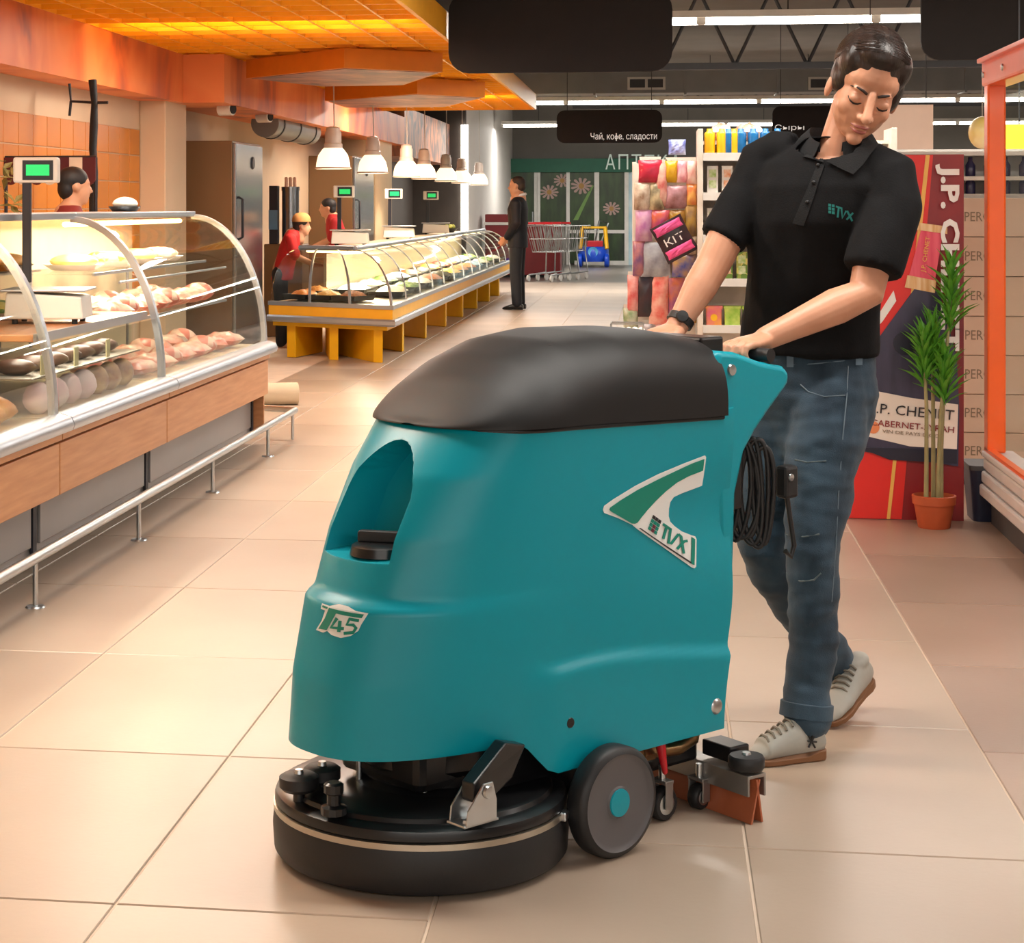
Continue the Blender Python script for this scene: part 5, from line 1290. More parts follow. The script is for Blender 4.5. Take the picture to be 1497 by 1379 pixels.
# dark awning with scalloped cream flaps behind the scale
m_aw = mat('maroon_canvas', (84, 26, 32), .8); m_awc = mat('cream_canvas', (220, 206, 190), .8)
ya = 11.7; xa0, xa1 = Xat(6, ya), Xat(140, ya)
t = thing('striped_awning', 'maroon and cream striped awning with scalloped edge behind the scale', 'awning', ((xa0 + xa1) / 2, ya, 0)); n = 7; sw = (xa1 - xa0) / n
ztop, zbt = Zat(230, xa1, ya), Zat(268, xa1, ya)
for i in range(n):
    x = (i - n / 2) * sw
    poly = [(x, ztop), (x + sw, ztop), (x + sw, zbt + .03)] + [(x + sw / 2 + sw / 2 * math.cos(PI * k / 8), zbt + .03 - .04 * math.sin(PI * k / 8)) for k in range(1, 8)] + [(x, zbt + .03)]
    MB().prism(poly, XZ, -.006, .006).build('flap', m_aw if i % 2 == 0 else m_awc, t)
for s_ in (-1, 1): MB().cyl((s_ * (xa1 - xa0) * .49, .02, 0.0), (s_ * (xa1 - xa0) * .49, .02, ztop), .012, n=8).build('post', m_navy, t)
MB().cyl((-(xa1 - xa0) / 2, .02, ztop), ((xa1 - xa0) / 2, .02, ztop), .012, n=8).build('rod', m_navy, t)
# dark decorative post with side branches
yp = 12.6; xp = Xat(137, yp); zt_ = 2.2
t = thing('decorative_trunk', 'dark trunk-like post with short branches in front of the orange tiles', 'decoration', (xp, yp, 0))
MB().tube([(0.01 * math.sin(k * 2.1), 0.01 * math.cos(k * 1.7), zt_ * k / 14) for k in range(15)], [.026 + .004 * math.sin(k * 2.3) for k in range(15)], 10).build('trunk', mat('black_bark', (24, 28, 34), .7, bump=.5, bscale=20), t, 50)
zb_ = Zat(150, xp, yp)
for pp in ([(0, 0, 0), (-.16, 0, .01), (-.17, 0, .13)], [(0, 0, 0), (.1, 0, 0)], [(-.16, 0, .01), (-.17, 0, -.09)]):
    MB().tube([(a, b, zb_ + c) for a, b, c in pp], .010, 8).build('branch', m_navy, t, 50)
# dried foliage plant on the left edge
m_dry = mat('dried_leaf', (150, 128, 70), .7, c2=(90, 96, 50), scale=20)
t = thing('dried_plant', 'tall dried foliage bunch at the left edge behind the pastry case', 'plant', (Xat(12, 10.7), 10.7, 0))
MB().cyl((0, 0, 0), (0, 0, 1.2), .02, n=8).build('stem', m_dry, t)
rnd = random.Random(3); lf = MB().add([(0, 0, 0), (.02, .05, .01), (0, .12, 0), (-.02, .05, .01)], [(0, 1, 2, 3)]).me('leaf')
for k in range(46):
    o = link('leaf', lf, m_dry, t, loc=(rnd.uniform(-.07, .07), rnd.uniform(-.07, .07), rnd.uniform(.8, 1.62))); o.rotation_euler = (rnd.uniform(-.8, .8), rnd.uniform(-.8, .8), rnd.uniform(0, 6.3))
# spotlights under the fascia
for px, py, lab in ((322, 160, 'small black and white spotlight under the orange fascia, nearer one'), (378, 171, 'small black and white spotlight under the orange fascia, farther one')):
    y = Yat(px, -3.7); z = Zat(py, -3.7, y)
    t = thing('spotlight', lab, 'spotlight', (-3.7, y, z), group='spotlights under the fascia')
    MB().cyl((0, 0, 0), (.12, -.05, -.0), .055, n=18).build('barrel', m_cream, t, 40); MB().cyl((.12, -.05, 0), (.13, -.054, 0), .042, n=18).build('lens', m_blackslot, t, 40)
    MB().cyl((-.02, 0, .03), (-.02, 0, 2.2 - z), .01, n=8).build('stem', m_navy, t)
# round duct end under the fascia
y = Yat(428, -3.75); z = Zat(187, -3.75, y)
t = thing('pipe_duct', 'short grey round duct under the fascia above the kitchen', 'duct', (-3.8, y, z)); MB().cyl((0, -1.2, 0), (0, 1.2, 0), .14, n=24).build('pipe', m_duct, t, 40)
for yy in (-.9, .0, .9): MB().lathe([(.14, -.02), (.15, -.015), (.15, .015), (.14, .02)], (0, yy, 0), 24, axis=(0, 1, 0)).build('joint_band', m_steel, t, 40)
for yy in (-.6, .6): MB().cyl((0, yy, .13), (0, yy, 2.2 - z), .006, n=6).build('hanger', m_steel, t)

# ================================================================== FAR ANGLED COUNTER ON YELLOW LEGS
m_yel = mat('yellow_leg', (240, 182, 16), .45, var=.04); m_yel2 = mat('amber_trim', (244, 178, 40), .35, var=.04)
A, Bp, Cp = Vector((-3.4, 16.7, 0)), Vector((-2.2, 16.05, 0)), Vector((-2.2, 29.8, 0))
fc = thing('angled_counter', 'long angled glass food counter on yellow legs', 'display counter', Bp)
def seg_counter(p0, p1, panes, legs, mit0, mit1):
    d = (p1 - p0); L = d.length; d.normalize(); n = Vector((-d.y, d.x, 0))           # n points into the counter
    if n.dot(Vector((-1, .6, 0))) < 0: n = -n
    q = lambda s, i, z: p0 + d * (s + mit0 * i * (1 - s / L) - mit1 * i * s / L) + n * i + EZ * z - Bp
    def ext(prof, name, m, a=0.0, b=None, smooth=None):
        b = L if b is None else b; k = len(prof); vs_ = [q(a, i, z) for i, z in prof] + [q(b, i, z) for i, z in prof]
        return MB().add(vs_, [tuple(range(k)), tuple(reversed(range(k, 2 * k)))] + [(i, (i + 1) % k, k + (i + 1) % k, k + i) for i in range(k)]).build(name, m, fc, smooth)
    ext([(-.02, .32), (-.03, .335), (-.03, .365), (-.02, .38), (.05, .38), (.05, .32)], 'bumper', m_silver)
    ext([(.0, .38), (.0, .465), (.05, .465), (.05, .38)], 'amber_trim', m_yel2)
    ext([(-.01, .465), (-.01, .5), (.05, .5), (.05, .465)], 'ledge', m_silver)
    ext([(.05, .33), (.05, .49), (.85, .53), (.85, .33)], 'tub', m_inner)
    ext([(.06, .28), (.06, .325), (.8, .325), (.8, .28)], 'yellow_beam', m_yel)
    ext([(.80, .53), (.80, .90), (.83, .90), (.83, .53)], 'rear_panel', m_inner)
    ext([(.55, .925), (.55, .945), (1.0, .945), (1.0, .925)], 'service_shelf', m_inner)
    gc = lambda t: (.02 + .42 * (1 - math.cos(t * PI / 2)), .5 + .46 * math.sin(t * PI / 2))
    w_ = L / panes
    for k in range(panes):
        pts = [[q(k * w_ + .01, *gc(i / 9)), q((k + 1) * w_ - .01, *gc(i / 9))] for i in range(10)]
        MB().sheet(pts, .006).build('glass_pane', m_glass, fc, 60)
        rp = [[q((k + 1) * w_ - .012, *gc(i / 9)), q((k + 1) * w_ + .012, *gc(i / 9))] for i in range(10)]
        MB().sheet(rp, .012).build('rib', m_silver, fc, 60)
    MB().cyl(q(0, .44, .965), q(L, .44, .965), .024, n=12).build('top_tube', m_silver, fc, 50)
    MB().cyl(q(0.05, .52, .93), q(L - .05, .52, .93), .010, n=8).build('strip_lamp', m_strip, fc, 50)
    for s in legs:
        poly = [(-.055, .10), (.055, .10), (.06, .12), (.06, .75), (-.06, .75), (-.06, .12)]
        MB().add([q(s + a, b, 0) for a, b in poly] + [q(s + a, b, .30) for a, b in poly], [tuple(reversed(range(6))), tuple(range(6, 12))] + [(i, (i + 1) % 6, 6 + (i + 1) % 6, 6 + i) for i in range(6)]).build('leg', m_yel, fc, bevel=.01)
    return q, d, n
q1, dd1, n1 = seg_counter(A, Bp, 3, (.2, .75, 1.3), 0, 1.687)
q2, dd2, n2 = seg_counter(Bp, Cp, 13, (1.3, 3.1, 5.0, 6.9, 8.8, 10.7, 12.4), 1.687, 0)
area_light('case_light', (-.5, 7.2, .915), .15, 12, 190, (1, .86, .64), parent=fc)
foods = [('pale cheese cubes', (240, 224, 180), (250, 240, 214)), ('yellow potato salad', (226, 176, 60), (244, 214, 130)), ('orange shredded carrot', (226, 126, 40), (240, 160, 70)), ('brown fried cutlets', (150, 86, 44), (190, 120, 66)),
         ('pink sliced ham', (226, 140, 120), (240, 180, 160)), ('green salad leaves', (74, 116, 40), (150, 170, 70)), ('roast chicken pieces', (200, 120, 50), (226, 160, 84)), ('pale blue wrapped packs', (150, 190, 216), (190, 214, 230)),
         ('dark olives', (46, 44, 40), (90, 84, 60)), ('red meat slices', (196, 66, 54), (222, 120, 100)), ('white dumplings', (236, 226, 206), (246, 240, 228)), ('golden pancakes', (220, 160, 80), (240, 196, 120))]
fm = [mat('food_' + n_.replace(' ', '_'), a, .45, c2=b, scale=36, kind='voronoi') for n_, a, b in foods]
def heap_me(w_, d_, h_, seed, n=12):
    rnd = random.Random(seed); pts = []
    for i in range(n + 1):
        r_ = []
        for j in range(n + 1):
            a, b = i / n * 2 - 1, j / n * 2 - 1; k = max(0, (1 - a ** 4) * (1 - b ** 4)); z = k * (h_ * (1 - .35 * (a * a + b * b)) + rnd.uniform(0, .026))
            r_.append((a * w_ / 2, b * d_ / 2, z))
        pts.append(r_)
    mb = MB().grid(pts); return mb.me('food')
heaps = [heap_me(.28, .42, .05, k) for k in range(4)]
tray_me = MB().add([(-.15, -.23, 0), (.15, -.23, 0), (.15, .23, 0), (-.15, .23, 0), (-.17, -.25, .045), (.17, -.25, .045), (.17, .25, .045), (-.17, .25, .045), (-.155, -.235, .012), (.155, -.235, .012), (.155, .235, .012), (-.155, .235, .012)],
                   [(3, 2, 1, 0), (0, 1, 5, 4), (1, 2, 6, 5), (2, 3, 7, 6), (3, 0, 4, 7), (4, 5, 9, 8), (5, 6, 10, 9), (6, 7, 11, 10), (7, 4, 8, 11), (8, 9, 10, 11)]).me('tray')
place_words = ['at the corner', 'second from the corner', 'third from the corner', 'fourth from the corner', 'fifth from the corner', 'sixth from the corner', 'mid run', 'past the middle', 'fourth from the end', 'third from the end', 'second from the end', 'near the far end', 'at the far end']
for i in range(12):
    for r_ in range(2):
        k = (i * 5 + r_ * 7 + (3 if i > 6 else 0)) % 12
        t = thing('food_tray', 'tray of %s in the far counter, %s row, %s' % (foods[k][0], ('front', 'rear')[r_], place_words[i]), 'food tray', (-2.2 - .24 - .36 * r_, 17.75 + i * 1.0, .515 + .017 * r_), 0, 'trays in the far counter')
        t.scale = (1, 1.8, 1)
        link('tray', tray_me, m_dish, t); hp = link('food', heaps[i % 4], fm[k], t, loc=(0, 0, .016)); heaps[i % 4].polygons.foreach_set('use_smooth', [True] * len(heaps[i % 4].polygons))
        hp['kind'] = 'stuff'
for i in range(3):
    for r_ in range(2 if i < 1 else 1):
        k = (2, 6, 11, 10, 3, 0, 5, 1)[i * 2 + r_]; p = q1(.3 + .40 * i, .26 + .34 * r_, .515 + .017 * r_) + Bp
        t = thing('food_tray', 'tray of %s in the angled front of the far counter' % foods[k][0], 'food tray', p, math.atan2(dd1.y, dd1.x), 'trays in the angled front'); t.scale = (.78, .62, 1)
        link('tray', tray_me, m_dish, t); hp = link('food', heaps[(i + r_) % 4], fm[k], t, loc=(0, 0, .016)); hp['kind'] = 'stuff'
for px, lab in ((508, 'white scale with a green display on the far counter, nearest of three'), (580, 'white scale with a small display on the far counter, middle of three'), (634, 'white scale with a small display on the far counter, farthest of three')):
    y = Yat(px, -3.05); scale((-3.02, y, .946), R(5), lab, k=1.15, sc_h=.42)
t = thing('fruit_bowl', 'small bowl of green fruit standing past the last scale', 'bowl', (-3.02, Yat(657, -3.02), .946))
MB().lathe([(0, 0), (.06, 0), (.13, .06), (.135, .065), (.06, .012), (0, .012)], n=20).build('bowl', m_dish, t, 40)
for k in range(5): MB().ell((.05 * math.cos(k * 1.26), .05 * math.sin(k * 1.26), .08), (.04, .04, .04)).build('fruit', mat('green_fruit%d' % k, (150, 150, 60), .5), t, 60)

# red checkout counter, carts, toy car, pharmacy front
t = thing('checkout_counter', 'long dark red counter with pale top behind the suited man', 'counter', (-2.95, 36.0, 0)); m_dred = mat('dark_red_panel', (128, 22, 30), .5)
MB().box(-.2, 1.2, -.3, .3, .05, .98).build('front', m_dred, t, bevel=.01); MB().box(-.22, 1.24, -.33, .33, .98, 1.03).build('top', m_white, t); MB().box(-.2, .3, -.3, .3, 1.03, 1.18).build('upper_box', m_dred, t, bevel=.01); MB().box(-.15, 1.15, -.25, .25, 0, .05).build('plinth', m_blackslot, t)
m_wirec = mat('cart_chrome', (170, 172, 172), .3, .8); m_redp = mat('red_plastic', (200, 30, 40), .4)
def cart(loc, rz, lab):
    t = thing('shopping_cart', lab, 'shopping cart', loc, rz, 'nested shopping carts')
    b = lambda z, y0, y1, w_: [(-w_, y0, z), (w_, y0, z), (w_, y1, z), (-w_, y1, z)]
    lo, hi = b(.52, -.30, .42, .19), b(.98, -.42, .46, .27)
    for ring_ in (lo, hi, [tuple(Vector(a).lerp(Vector(c), .5)) for a, c in zip(lo, hi)]): MB().tube(ring_, .008, 6, closed=True).build('basket_ring', m_wirec, t)
    for sgn in (-1, 1):
        for k in range(9):
            f = k / 8; MB().cyl((sgn * .19, -.30 + .72 * f, .52), (sgn * .27, -.42 + .88 * f, .98), .006, n=5).build('basket_wire', m_wirec, t)
    for k in range(7):
        f = k / 6 * 2 - 1
        MB().cyl((f * .19, -.30, .52), (f * .27, -.42, .98), .006, n=5).build('basket_wire', m_wirec, t); MB().cyl((f * .19, .42, .52), (f * .27, .46, .98), .006, n=5).build('basket_wire', m_wirec, t); MB().cyl((f * .19, -.3, .52), (f * .19, .42, .52), .006, n=5).build('basket_wire', m_wirec, t)
    for sgn in (-1, 1):
        MB().tube([(sgn * .2, .42, .9), (sgn * .21, .36, .5), (sgn * .24, .40, .14), (sgn * .2, -.45, .12)], .014, 8).build('leg_frame', m_wirec, t, 50)
        for yy in (.38, -.42): MB().lathe([(0, -.015), (.06, -.015), (.06, .015), (0, .015)], (sgn * .22, yy, .06), 14, axis=(1, 0, 0)).build('wheel', mat('cart_wheel', (200, 196, 190), .5) if 'cart_wheel' not in bpy.data.materials else bpy.data.materials['cart_wheel'], t, 40)
    MB().cyl((-.27, -.50, 1.03), (.27, -.50, 1.03), .020, n=10).build('handle', m_redp, t, 50)
    for sgn in (-1, 1): MB().cyl((sgn * .26, -.50, 1.03), (sgn * .26, -.40, .97), .010, n=6).build('handle_arm', m_wirec, t)
p = F(800, 412)
for i in range(3): cart((p.x + .02 + .14 * i, p.y + .3 + .4 * i, 0), R(-20), 'chrome shopping cart with red handle beside the suited man, %s of the nested row' % ('front', 'second', 'last')[i])
p = F(868, 390); t = thing('toy_car_cart', 'yellow and blue toy car cart parked before the pharmacy front', 'toy car', (p.x, p.y, 0), R(0)); m_blu = mat('blue_plastic', (20, 70, 190), .35)
MB().loft([((0, -.05, .12), (.30, 0, 0), (0, .42, 0)), ((0, -.05, .22), (.33, 0, 0), (0, .46, 0)), ((0, -.05, .38), (.33, 0, 0), (0, .44, 0)), ((0, -.05, .44), (.28, 0, 0), (0, .38, 0))], 20).build('body', m_blu, t, 50)
for sgn in (-1, 1): MB().tube([(sgn * .29, -.32, .40), (sgn * .25, -.20, .84), (sgn * .25, .25, .86), (sgn * .28, .36, .40)], .04, 10).build('roof_pillar', m_yel, t, 50)
MB().cbox((0, .02, .86), (.56, .5, .05)).build('roof', m_yel, t, bevel=.02); MB().cbox((0, .1, .5), (.4, .2, .14)).build('seat', m_redp, t, bevel=.02)
for sgn in (-1, 1):
    for yy in (-.30, .24): MB().lathe([(0, -.05), (.13, -.05), (.15, -.03), (.15, .03), (.13, .05), (0, .05)], (sgn * .29, yy, .15), 20, axis=(1, 0, 0)).build('wheel', m_blu if yy < 0 else m_rub, t, 40)
MB().lathe([(0, 0), (.1, .01), (.11, .02)], (0, -.48, .34), 16, axis=(0, -1, 0)).build('nose_badge', mat('sky_badge', (90, 170, 220), .4), t, 40)
MB().tube([(.1, .4, .42), (.3, .62, .95), (.1, .64, 1.0), (.0, .4, .44)], .02, 8).build('push_handle', m_wirec, t, 50)

YF = 43.6
fx = lambda px: Xat(px, YF)
m_frame = mat('white_frame', (226, 224, 218), .5); m_gband = mat('pharmacy_green', (10, 96, 72), .5); m_gphoto = mat('green_photo', (24, 40, 24), .35, c2=(54, 82, 42), scale=3, stretch=(2, 1, .6)); m_lblue = mat('light_blue_poster', (150, 196, 214), .4, c2=(214, 232, 236), scale=2); m_letter = mat('sign_letter', (206, 224, 214), .4, emit=(206, 224, 214), es=.15)
m_petal = mat('daisy_petal', (180, 152, 144), .6); m_core = mat('daisy_core', (170, 130, 70), .6)
t = thing('pharmacy_front', 'pharmacy shop front with green sign band and daisy picture panels', 'shop front', (fx(830), YF, 0)); x0_ = fx(830)
zf = lambda py: Zat(py, fx(830), YF)
MB().box(fx(735) - x0_, fx(1060) - x0_, -.1, .3, zf(252), zf(232)).build('green_band', m_gband, t)
MB().box(fx(735) - x0_, fx(1060) - x0_, .05, .35, 0, zf(252)).build('rear_wall', m_grey, t)
def daisy(par, cx, cz, r_, y=-.012):
    for k in range(11):
        a = 2 * PI * k / 11; MB().prism([(cx + r_ * .25 * math.cos(a - .35), cz + r_ * .16 * math.sin(a - .35)), (cx + r_ * .9 * math.cos(a - .16), cz + r_ * .7 * math.sin(a - .16)), (cx + r_ * math.cos(a), cz + r_ * .78 * math.sin(a)), (cx + r_ * .9 * math.cos(a + .16), cz + r_ * .7 * math.sin(a + .16)), (cx + r_ * .25 * math.cos(a + .35), cz + r_ * .16 * math.sin(a + .35))], lambda u, v, s_: (u, y + s_, v), 0, .004).build('petal', m_petal, par)
    MB().prism(circ(r_ * .26, 12, cx, cz), lambda u, v, s_: (u, y - .002 + s_, v), 0, .004).build('daisy_core', m_core, par)
for (a, b, top, bot) in ((790, 828, 248, 330), (833, 869, 248, 385), (876, 913, 248, 385)):
    pn = MB().box(fx(a) - x0_, fx(b) - x0_, -.008, .05, zf(bot), zf(top)).build('picture_panel', m_gphoto, t)
    for (fx_, fz_, rr) in (((822, 264, 13), (803, 281, 14)) if a == 790 else (((850, 272, 16),) if a == 833 else ((894, 305, 13),))): daisy(pn, fx(fx_) - x0_, zf(fz_), rr * dep(x0_, YF) / FPX)
    if a == 833: MB().prism([(fx(838) - x0_, zf(322)), (fx(845) - x0_, zf(322)), (fx(868) - x0_, zf(272)), (fx(866) - x0_, zf(270))], lambda u, v, s_: (u, -.012 + s_, v), 0, .004).build('leaf_print', mat('leaf_green', (110, 150, 76), .5), pn)
for (a, b) in ((786, 790), (828, 833), (869, 876), (913, 919)): MB().box(fx(a) - x0_, fx(b) - x0_, -.06, .05, 0, zf(250)).build('mullion', m_frame, t)
MB().box(fx(833) - x0_, fx(915) - x0_, -.05, .05, zf(341), zf(336)).build('transom', m_frame, t); MB().box(fx(840) - x0_, fx(918) - x0_, -.05, .05, 0, zf(381)).build('sill', m_frame, t)
MB().box(fx(919) - x0_, fx(1000) - x0_, -.008, .05, 0, zf(245)).build('pale_poster', m_lblue, t)
dr = MB().box(fx(741) - x0_, fx(786) - x0_, -.03, .05, .02, zf(246)).build('door', m_frame, t, bevel=.01); MB().box(fx(747) - x0_, fx(781) - x0_, -.045, -.028, .25, zf(250)).build('door_glass', m_gphoto, dr); MB().cyl((fx(779) - x0_, -.09, .95), (fx(779) - x0_, -.09, 1.2), .015, n=8).build('door_handle', m_silver, dr)
for i, ch in enumerate('АПТЕКА'):
    a0 = 885 + i * 19; cx = (fx(a0) + fx(a0 + 15)) / 2 - x0_
    put_text('lettering', ch, .3, m_letter, t, basis((cx, -.14, zf(237)), (1, 0, 0), (0, 0, 1)), .02, fit=((14) * dep(x0_, YF) / FPX, (22 if i < 3 else 20) * dep(x0_, YF) / FPX))

# ================================================================== RIGHT SIDE
m_orange = mat('orange_enamel', (246, 98, 20), .3, var=.04, coat=.3); m_bump = mat('bumper_pale', (206, 198, 196), .4, var=.05); m_base = mat('dark_base', (70, 70, 72), .5)
t = thing('display_freezer', 'open display freezer with bright orange frame at the right picture edge', 'freezer', (1.38, 3.2, 0)); L = 5.2
MB().box(0.03, .9, 0, L, 0, .12).build('plinth', m_base, t); 
for k in range(3): MB().box(-.02 + .008 * k, .9, 0, L, .12 + .055 * k, .17 + .055 * k).build('bumper', m_bump, t, bevel=.01)
MB().box(-.01, .12, 0, L, .285, .31).build('ledge', m_bump, t, bevel=.006); MB().box(0.0, .03, 0.0, L, .31, .325).build('ledge_trim', m_orange, t)
MB().box(.12, .95, .0, L, .25, .28).build('well_floor', m_white, t)
zt = 1.98
for y in (L - .09, .0): MB().box(0.0, .075, y, y + .09, .31, zt - .12).build('post', m_orange, t, bevel=.008)
bmx_ = MB().box(-.01, .10, 0, L, zt - .13, zt).build('top_beam', m_orange, t, bevel=.012)
MB().box(-.03, .0, 0, L, zt - .03, zt - .01).build('beam_lip', m_orange, bmx_, bevel=.004)
for yy in (L - .05, L - .5): MB().lathe([(0, .008), (.012, .006), (.014, 0)], (-.01, yy, zt - .08), 14, axis=(-1, 0, 0)).build('beam_bolt', m_chr, bmx_, 40)
MB().box(0.075, .95, L - .02, L - .012, .31, zt - .13).build('end_glass', m_glass, t)
MB().box(0.88, .95, 0, L - .03, .28, .9).build('rear_wall', m_white, t); MB().box(.15, .95, .3, L - .2, zt - .10, zt - .02).build('canopy', m_white, t)
MB().box(.3, .38, .5, L - .4, zt - .115, zt - .1).build('strip_lamp', m_led, t)
for k in range(9):
    o = place_thing(mp_[k % 2], 'frozen_pack', (m_wrap, m_lblue, m_plate)[k % 3], (1.38 + .28 + .22 * (k % 2), 3.2 + L - .35 - .24 * k, .282), k, 'wrapped frozen pack lying in the orange freezer, %s from its far end' % ORD[k], 'frozen food', 'packs in the freezer', 1.3)
# stack of pale cartons
m_cart = mat('pale_carton', (226, 196, 172), .7, c2=(234, 208, 186), scale=4); m_ctext = mat('carton_print', (150, 128, 106), .7)
YB = 9.55; xb0, xb1 = Xat(1408, YB), Xat(1500, YB); xb = [(xb0, xb0 + .34), (xb0 + .345, xb0 + .69)]
db = dep(xb0, YB); zs = [Zat(p, xb0, YB) for p in (687, 632, 576, 519, 462, 404, 346, 289)]
pl = thing('pallet_plinth', 'low dark plinth under the pale cartons', 'plinth', (xb0 + .34, YB + .2, 0)); MB().box(-.36, .37, -.2, .2, 0, zs[0] - .002).build('block', m_base, pl, bevel=.005); MB().box(-.34, .35, -.205, -.2, .01, zs[0] - .02).build('front_board', m_navy, pl)
hts = ['lowest', 'second from the bottom', 'third from the bottom', 'fourth from the bottom', 'fifth from the bottom', 'sixth from the bottom', 'topmost']
for c in range(2):
    for k in range(7):
        w_ = xb[c][1] - xb[c][0]; h_ = zs[k + 1] - zs[k] - .003
        o = thing('carton', 'pale cardboard carton with brown lettering, %s of the %s stack' % (hts[k], ('left', 'right')[c]), 'carton', ((xb[c][0] + xb[c][1]) / 2, YB + .15, zs[k] + .0005), random.uniform(-.01, .01), 'pale cartons')
        MB().box(-w_ / 2, w_ / 2, -.15, .15, 0, h_).build('box', m_cart, o, bevel=.003); MB().box(-.025, .025, -.151, .151, h_ - .0005, h_ + .001).build('tape', mat('tape', (204, 176, 140), .4) if 'tape' not in bpy.data.materials else bpy.data.materials['tape'], o)
        put_text('lettering', 'PERONI', .08, m_ctext, o, basis((-w_ / 2 + .098, -.151, h_ * .52), (1, 0, 0), (0, 0, 1)), .0008, fit=(.18, .046))
        MB().box(-.06, .02, -.1515, -.15, h_ * .2, h_ * .24).build('print_line', m_ctext, o)
# bottle shelf above the cartons
m_wshelf = mat('white_shelf', (220, 216, 210), .5); m_bot = mat('dark_bottle', (34, 36, 62), .25, c2=(60, 50, 90), scale=6)
zsf = Zat(258, xb0, YB + .35); zsf2 = Zat(222, xb0, YB + .35)
t = thing('wall_shelf_unit', 'white shelf unit with dark bottles above the cartons', 'shelf unit', (xb0 + .3, YB + .45, 0))
for z_ in (zs[-1] + .02, zsf, zsf2): MB().box(-.75, .5, -.14, .16, z_ - .02, z_).build('shelf', m_wshelf, t)
MB().box(-.75, .5, .16, .18, 0, zsf2 + .02).build('back_board', m_wshelf, t)
for x in (-.75, .48): MB().box(x, x + .02, -.14, .16, 0, zsf2).build('upright', m_wshelf, t)
bt_me = MB().lathe([(0, 0), (.03, 0), (.032, .01), (.032, .07), (.014, .10), (.013, .125), (0, .125)], n=14).me('bottle')
for z_, nm in ((zs[-1] + .0205, 'lower'), (zsf + .0005, 'upper')):
    for k in range(9):
        place_thing(bt_me, 'bottle', m_bot, (xb0 - .16 + .085 * k, YB + .36 + .03 * (k % 2), z_), 0, 'small dark bottle on the %s shelf above the cartons, %s from the left' % (nm, ORD[k]), 'bottle', 'dark bottles, %s shelf' % nm, .78)
# navy bin between the standee and the freezer
p = F(1430, 764); t = thing('waste_bin', 'dark navy bin between the red display board and the freezer', 'bin', (p.x + .06, p.y + .12, 0)); m_bin = mat('navy_plastic', (30, 36, 60), .4)
MB().prism(rrect(.15, .2, .03), lambda a, b, s_: (a * (1 + .25 * s_ / .24), b * (1 + .25 * s_ / .24), s_), 0.0, .22).build('body', m_bin, t, 40); MB().prism(rrect(.19, .25, .03), lambda a, b, s_: (a, b, s_), .22, .24).build('rim', m_base, t, 40)

# ------------------------------------------------------------------ wine display board
m_rd = mat('print_red', (224, 40, 32), .35, var=.03); m_dr = mat('print_dark_red', (150, 34, 34), .35, c2=(120, 26, 34), scale=3); m_gold = mat('print_gold', (240, 186, 90), .35); m_bott = mat('print_bottle', (70, 66, 92), .3, c2=(44, 42, 64), scale=3, stretch=(6, 1, 1)); m_bott2 = mat('print_bottle_dark', (34, 34, 52), .3); m_cream2 = mat('print_label', (240, 226, 214), .4, var=.02); m_pink = mat('print_pink', (222, 60, 90), .35, c2=(240, 100, 120), scale=5, stretch=(8, 1, 1)); m_cgold = mat('print_cream_gold', (244, 214, 170), .35, c2=(220, 160, 90), scale=6, stretch=(9, 1, 1)); m_ink = mat('print_ink', (40, 36, 40), .5); m_wtext = mat('print_white', (240, 236, 232), .4)
yS = F(1320, 760).y; dS = dep(Xat(1320, yS), yS); xS = Xat(1320, yS)
st = thing('display_board', 'tall red wine advertising board with a big bottle picture behind the woman', 'display board', (xS, yS, 0))
sxx = lambda px: Xat(px, yS) - xS; szz = lambda py: Zat(py, xS, yS)
def pr(pts, name, m, lev, par=st): return MB().prism([(sxx(a), szz(b)) for a, b in pts], lambda u, v, s_: (u, s_, v), -.004 * lev - .004, -.004 * lev + .001).build(name, m, par)
MB().box(sxx(1234), sxx(1409), 0, .03, 0.0, szz(226)).build('board', m_dr, st); MB().box(sxx(1300), sxx(1380), .03, .2, 0, .03).build('rear_foot', m_base, st)
pr([(1234, 759), (1318, 759), (1364, 227), (1300, 227), (1234, 400)], 'red_field', m_rd, 0); pr([(1296, 759), (1301, 759), (1359, 227), (1353, 227)], 'gold_line', m_gold, 1)
pr([(1338, 420), (1280, 500), (1262, 560), (1256, 660), (1400, 680), (1402, 600), (1398, 520), (1372, 424)], 'bottle_picture', m_bott, 2); pr([(1254, 655), (1300, 672), (1398, 676), (1398, 655)], 'bottle_foot', m_bott2, 3)
pr([(1348, 328), (1379, 334), (1366, 412), (1328, 405)], 'bottle_capsule', m_pink, 2); pr([(1331, 324), (1384, 331), (1384, 342), (1332, 335)], 'capsule_rim', m_cgold, 3); pr([(1326, 402), (1368, 410), (1366, 428), (1322, 420)], 'capsule_band', m_cgold, 3)
pr([(1262, 500), (1290, 470), (1310, 440), (1306, 425), (1284, 460), (1258, 490)], 'arc_print', m_wtext, 1)
pr([(1275, 571), (1330, 581), (1400, 590), (1398, 655), (1330, 652), (1266, 638)], 'label_print', m_cream2, 3)
pr(circ(9, 16, 1276, 625), 'seal_print', mat('print_orange', (232, 140, 90), .5), 4); pr(circ(17, 20, 1322, 502), 'crest_print', m_bott2, 3)
px2m = dS / FPX
put_text('lettering', 'J.P. CHENET', .1, m_ink, st, basis((sxx(1333), -.021, szz(603)), (1, 0, -.08), (.08, 0, 1)), .001, fit=(118 * px2m, 19 * px2m), offset=.0)
put_text('lettering', 'CABERNET-SYRAH', .1, m_dr, st, basis((sxx(1333), -.021, szz(622)), (1, 0, -.08), (.08, 0, 1)), .001, fit=(118 * px2m, 9 * px2m))
put_text('lettering', 'VIN DE PAYS D\'OC', .1, m_ctext, st, basis((sxx(1330), -.021, szz(633)), (1, 0, -.08), (.08, 0, 1)), .001, fit=(80 * px2m, 5 * px2m))
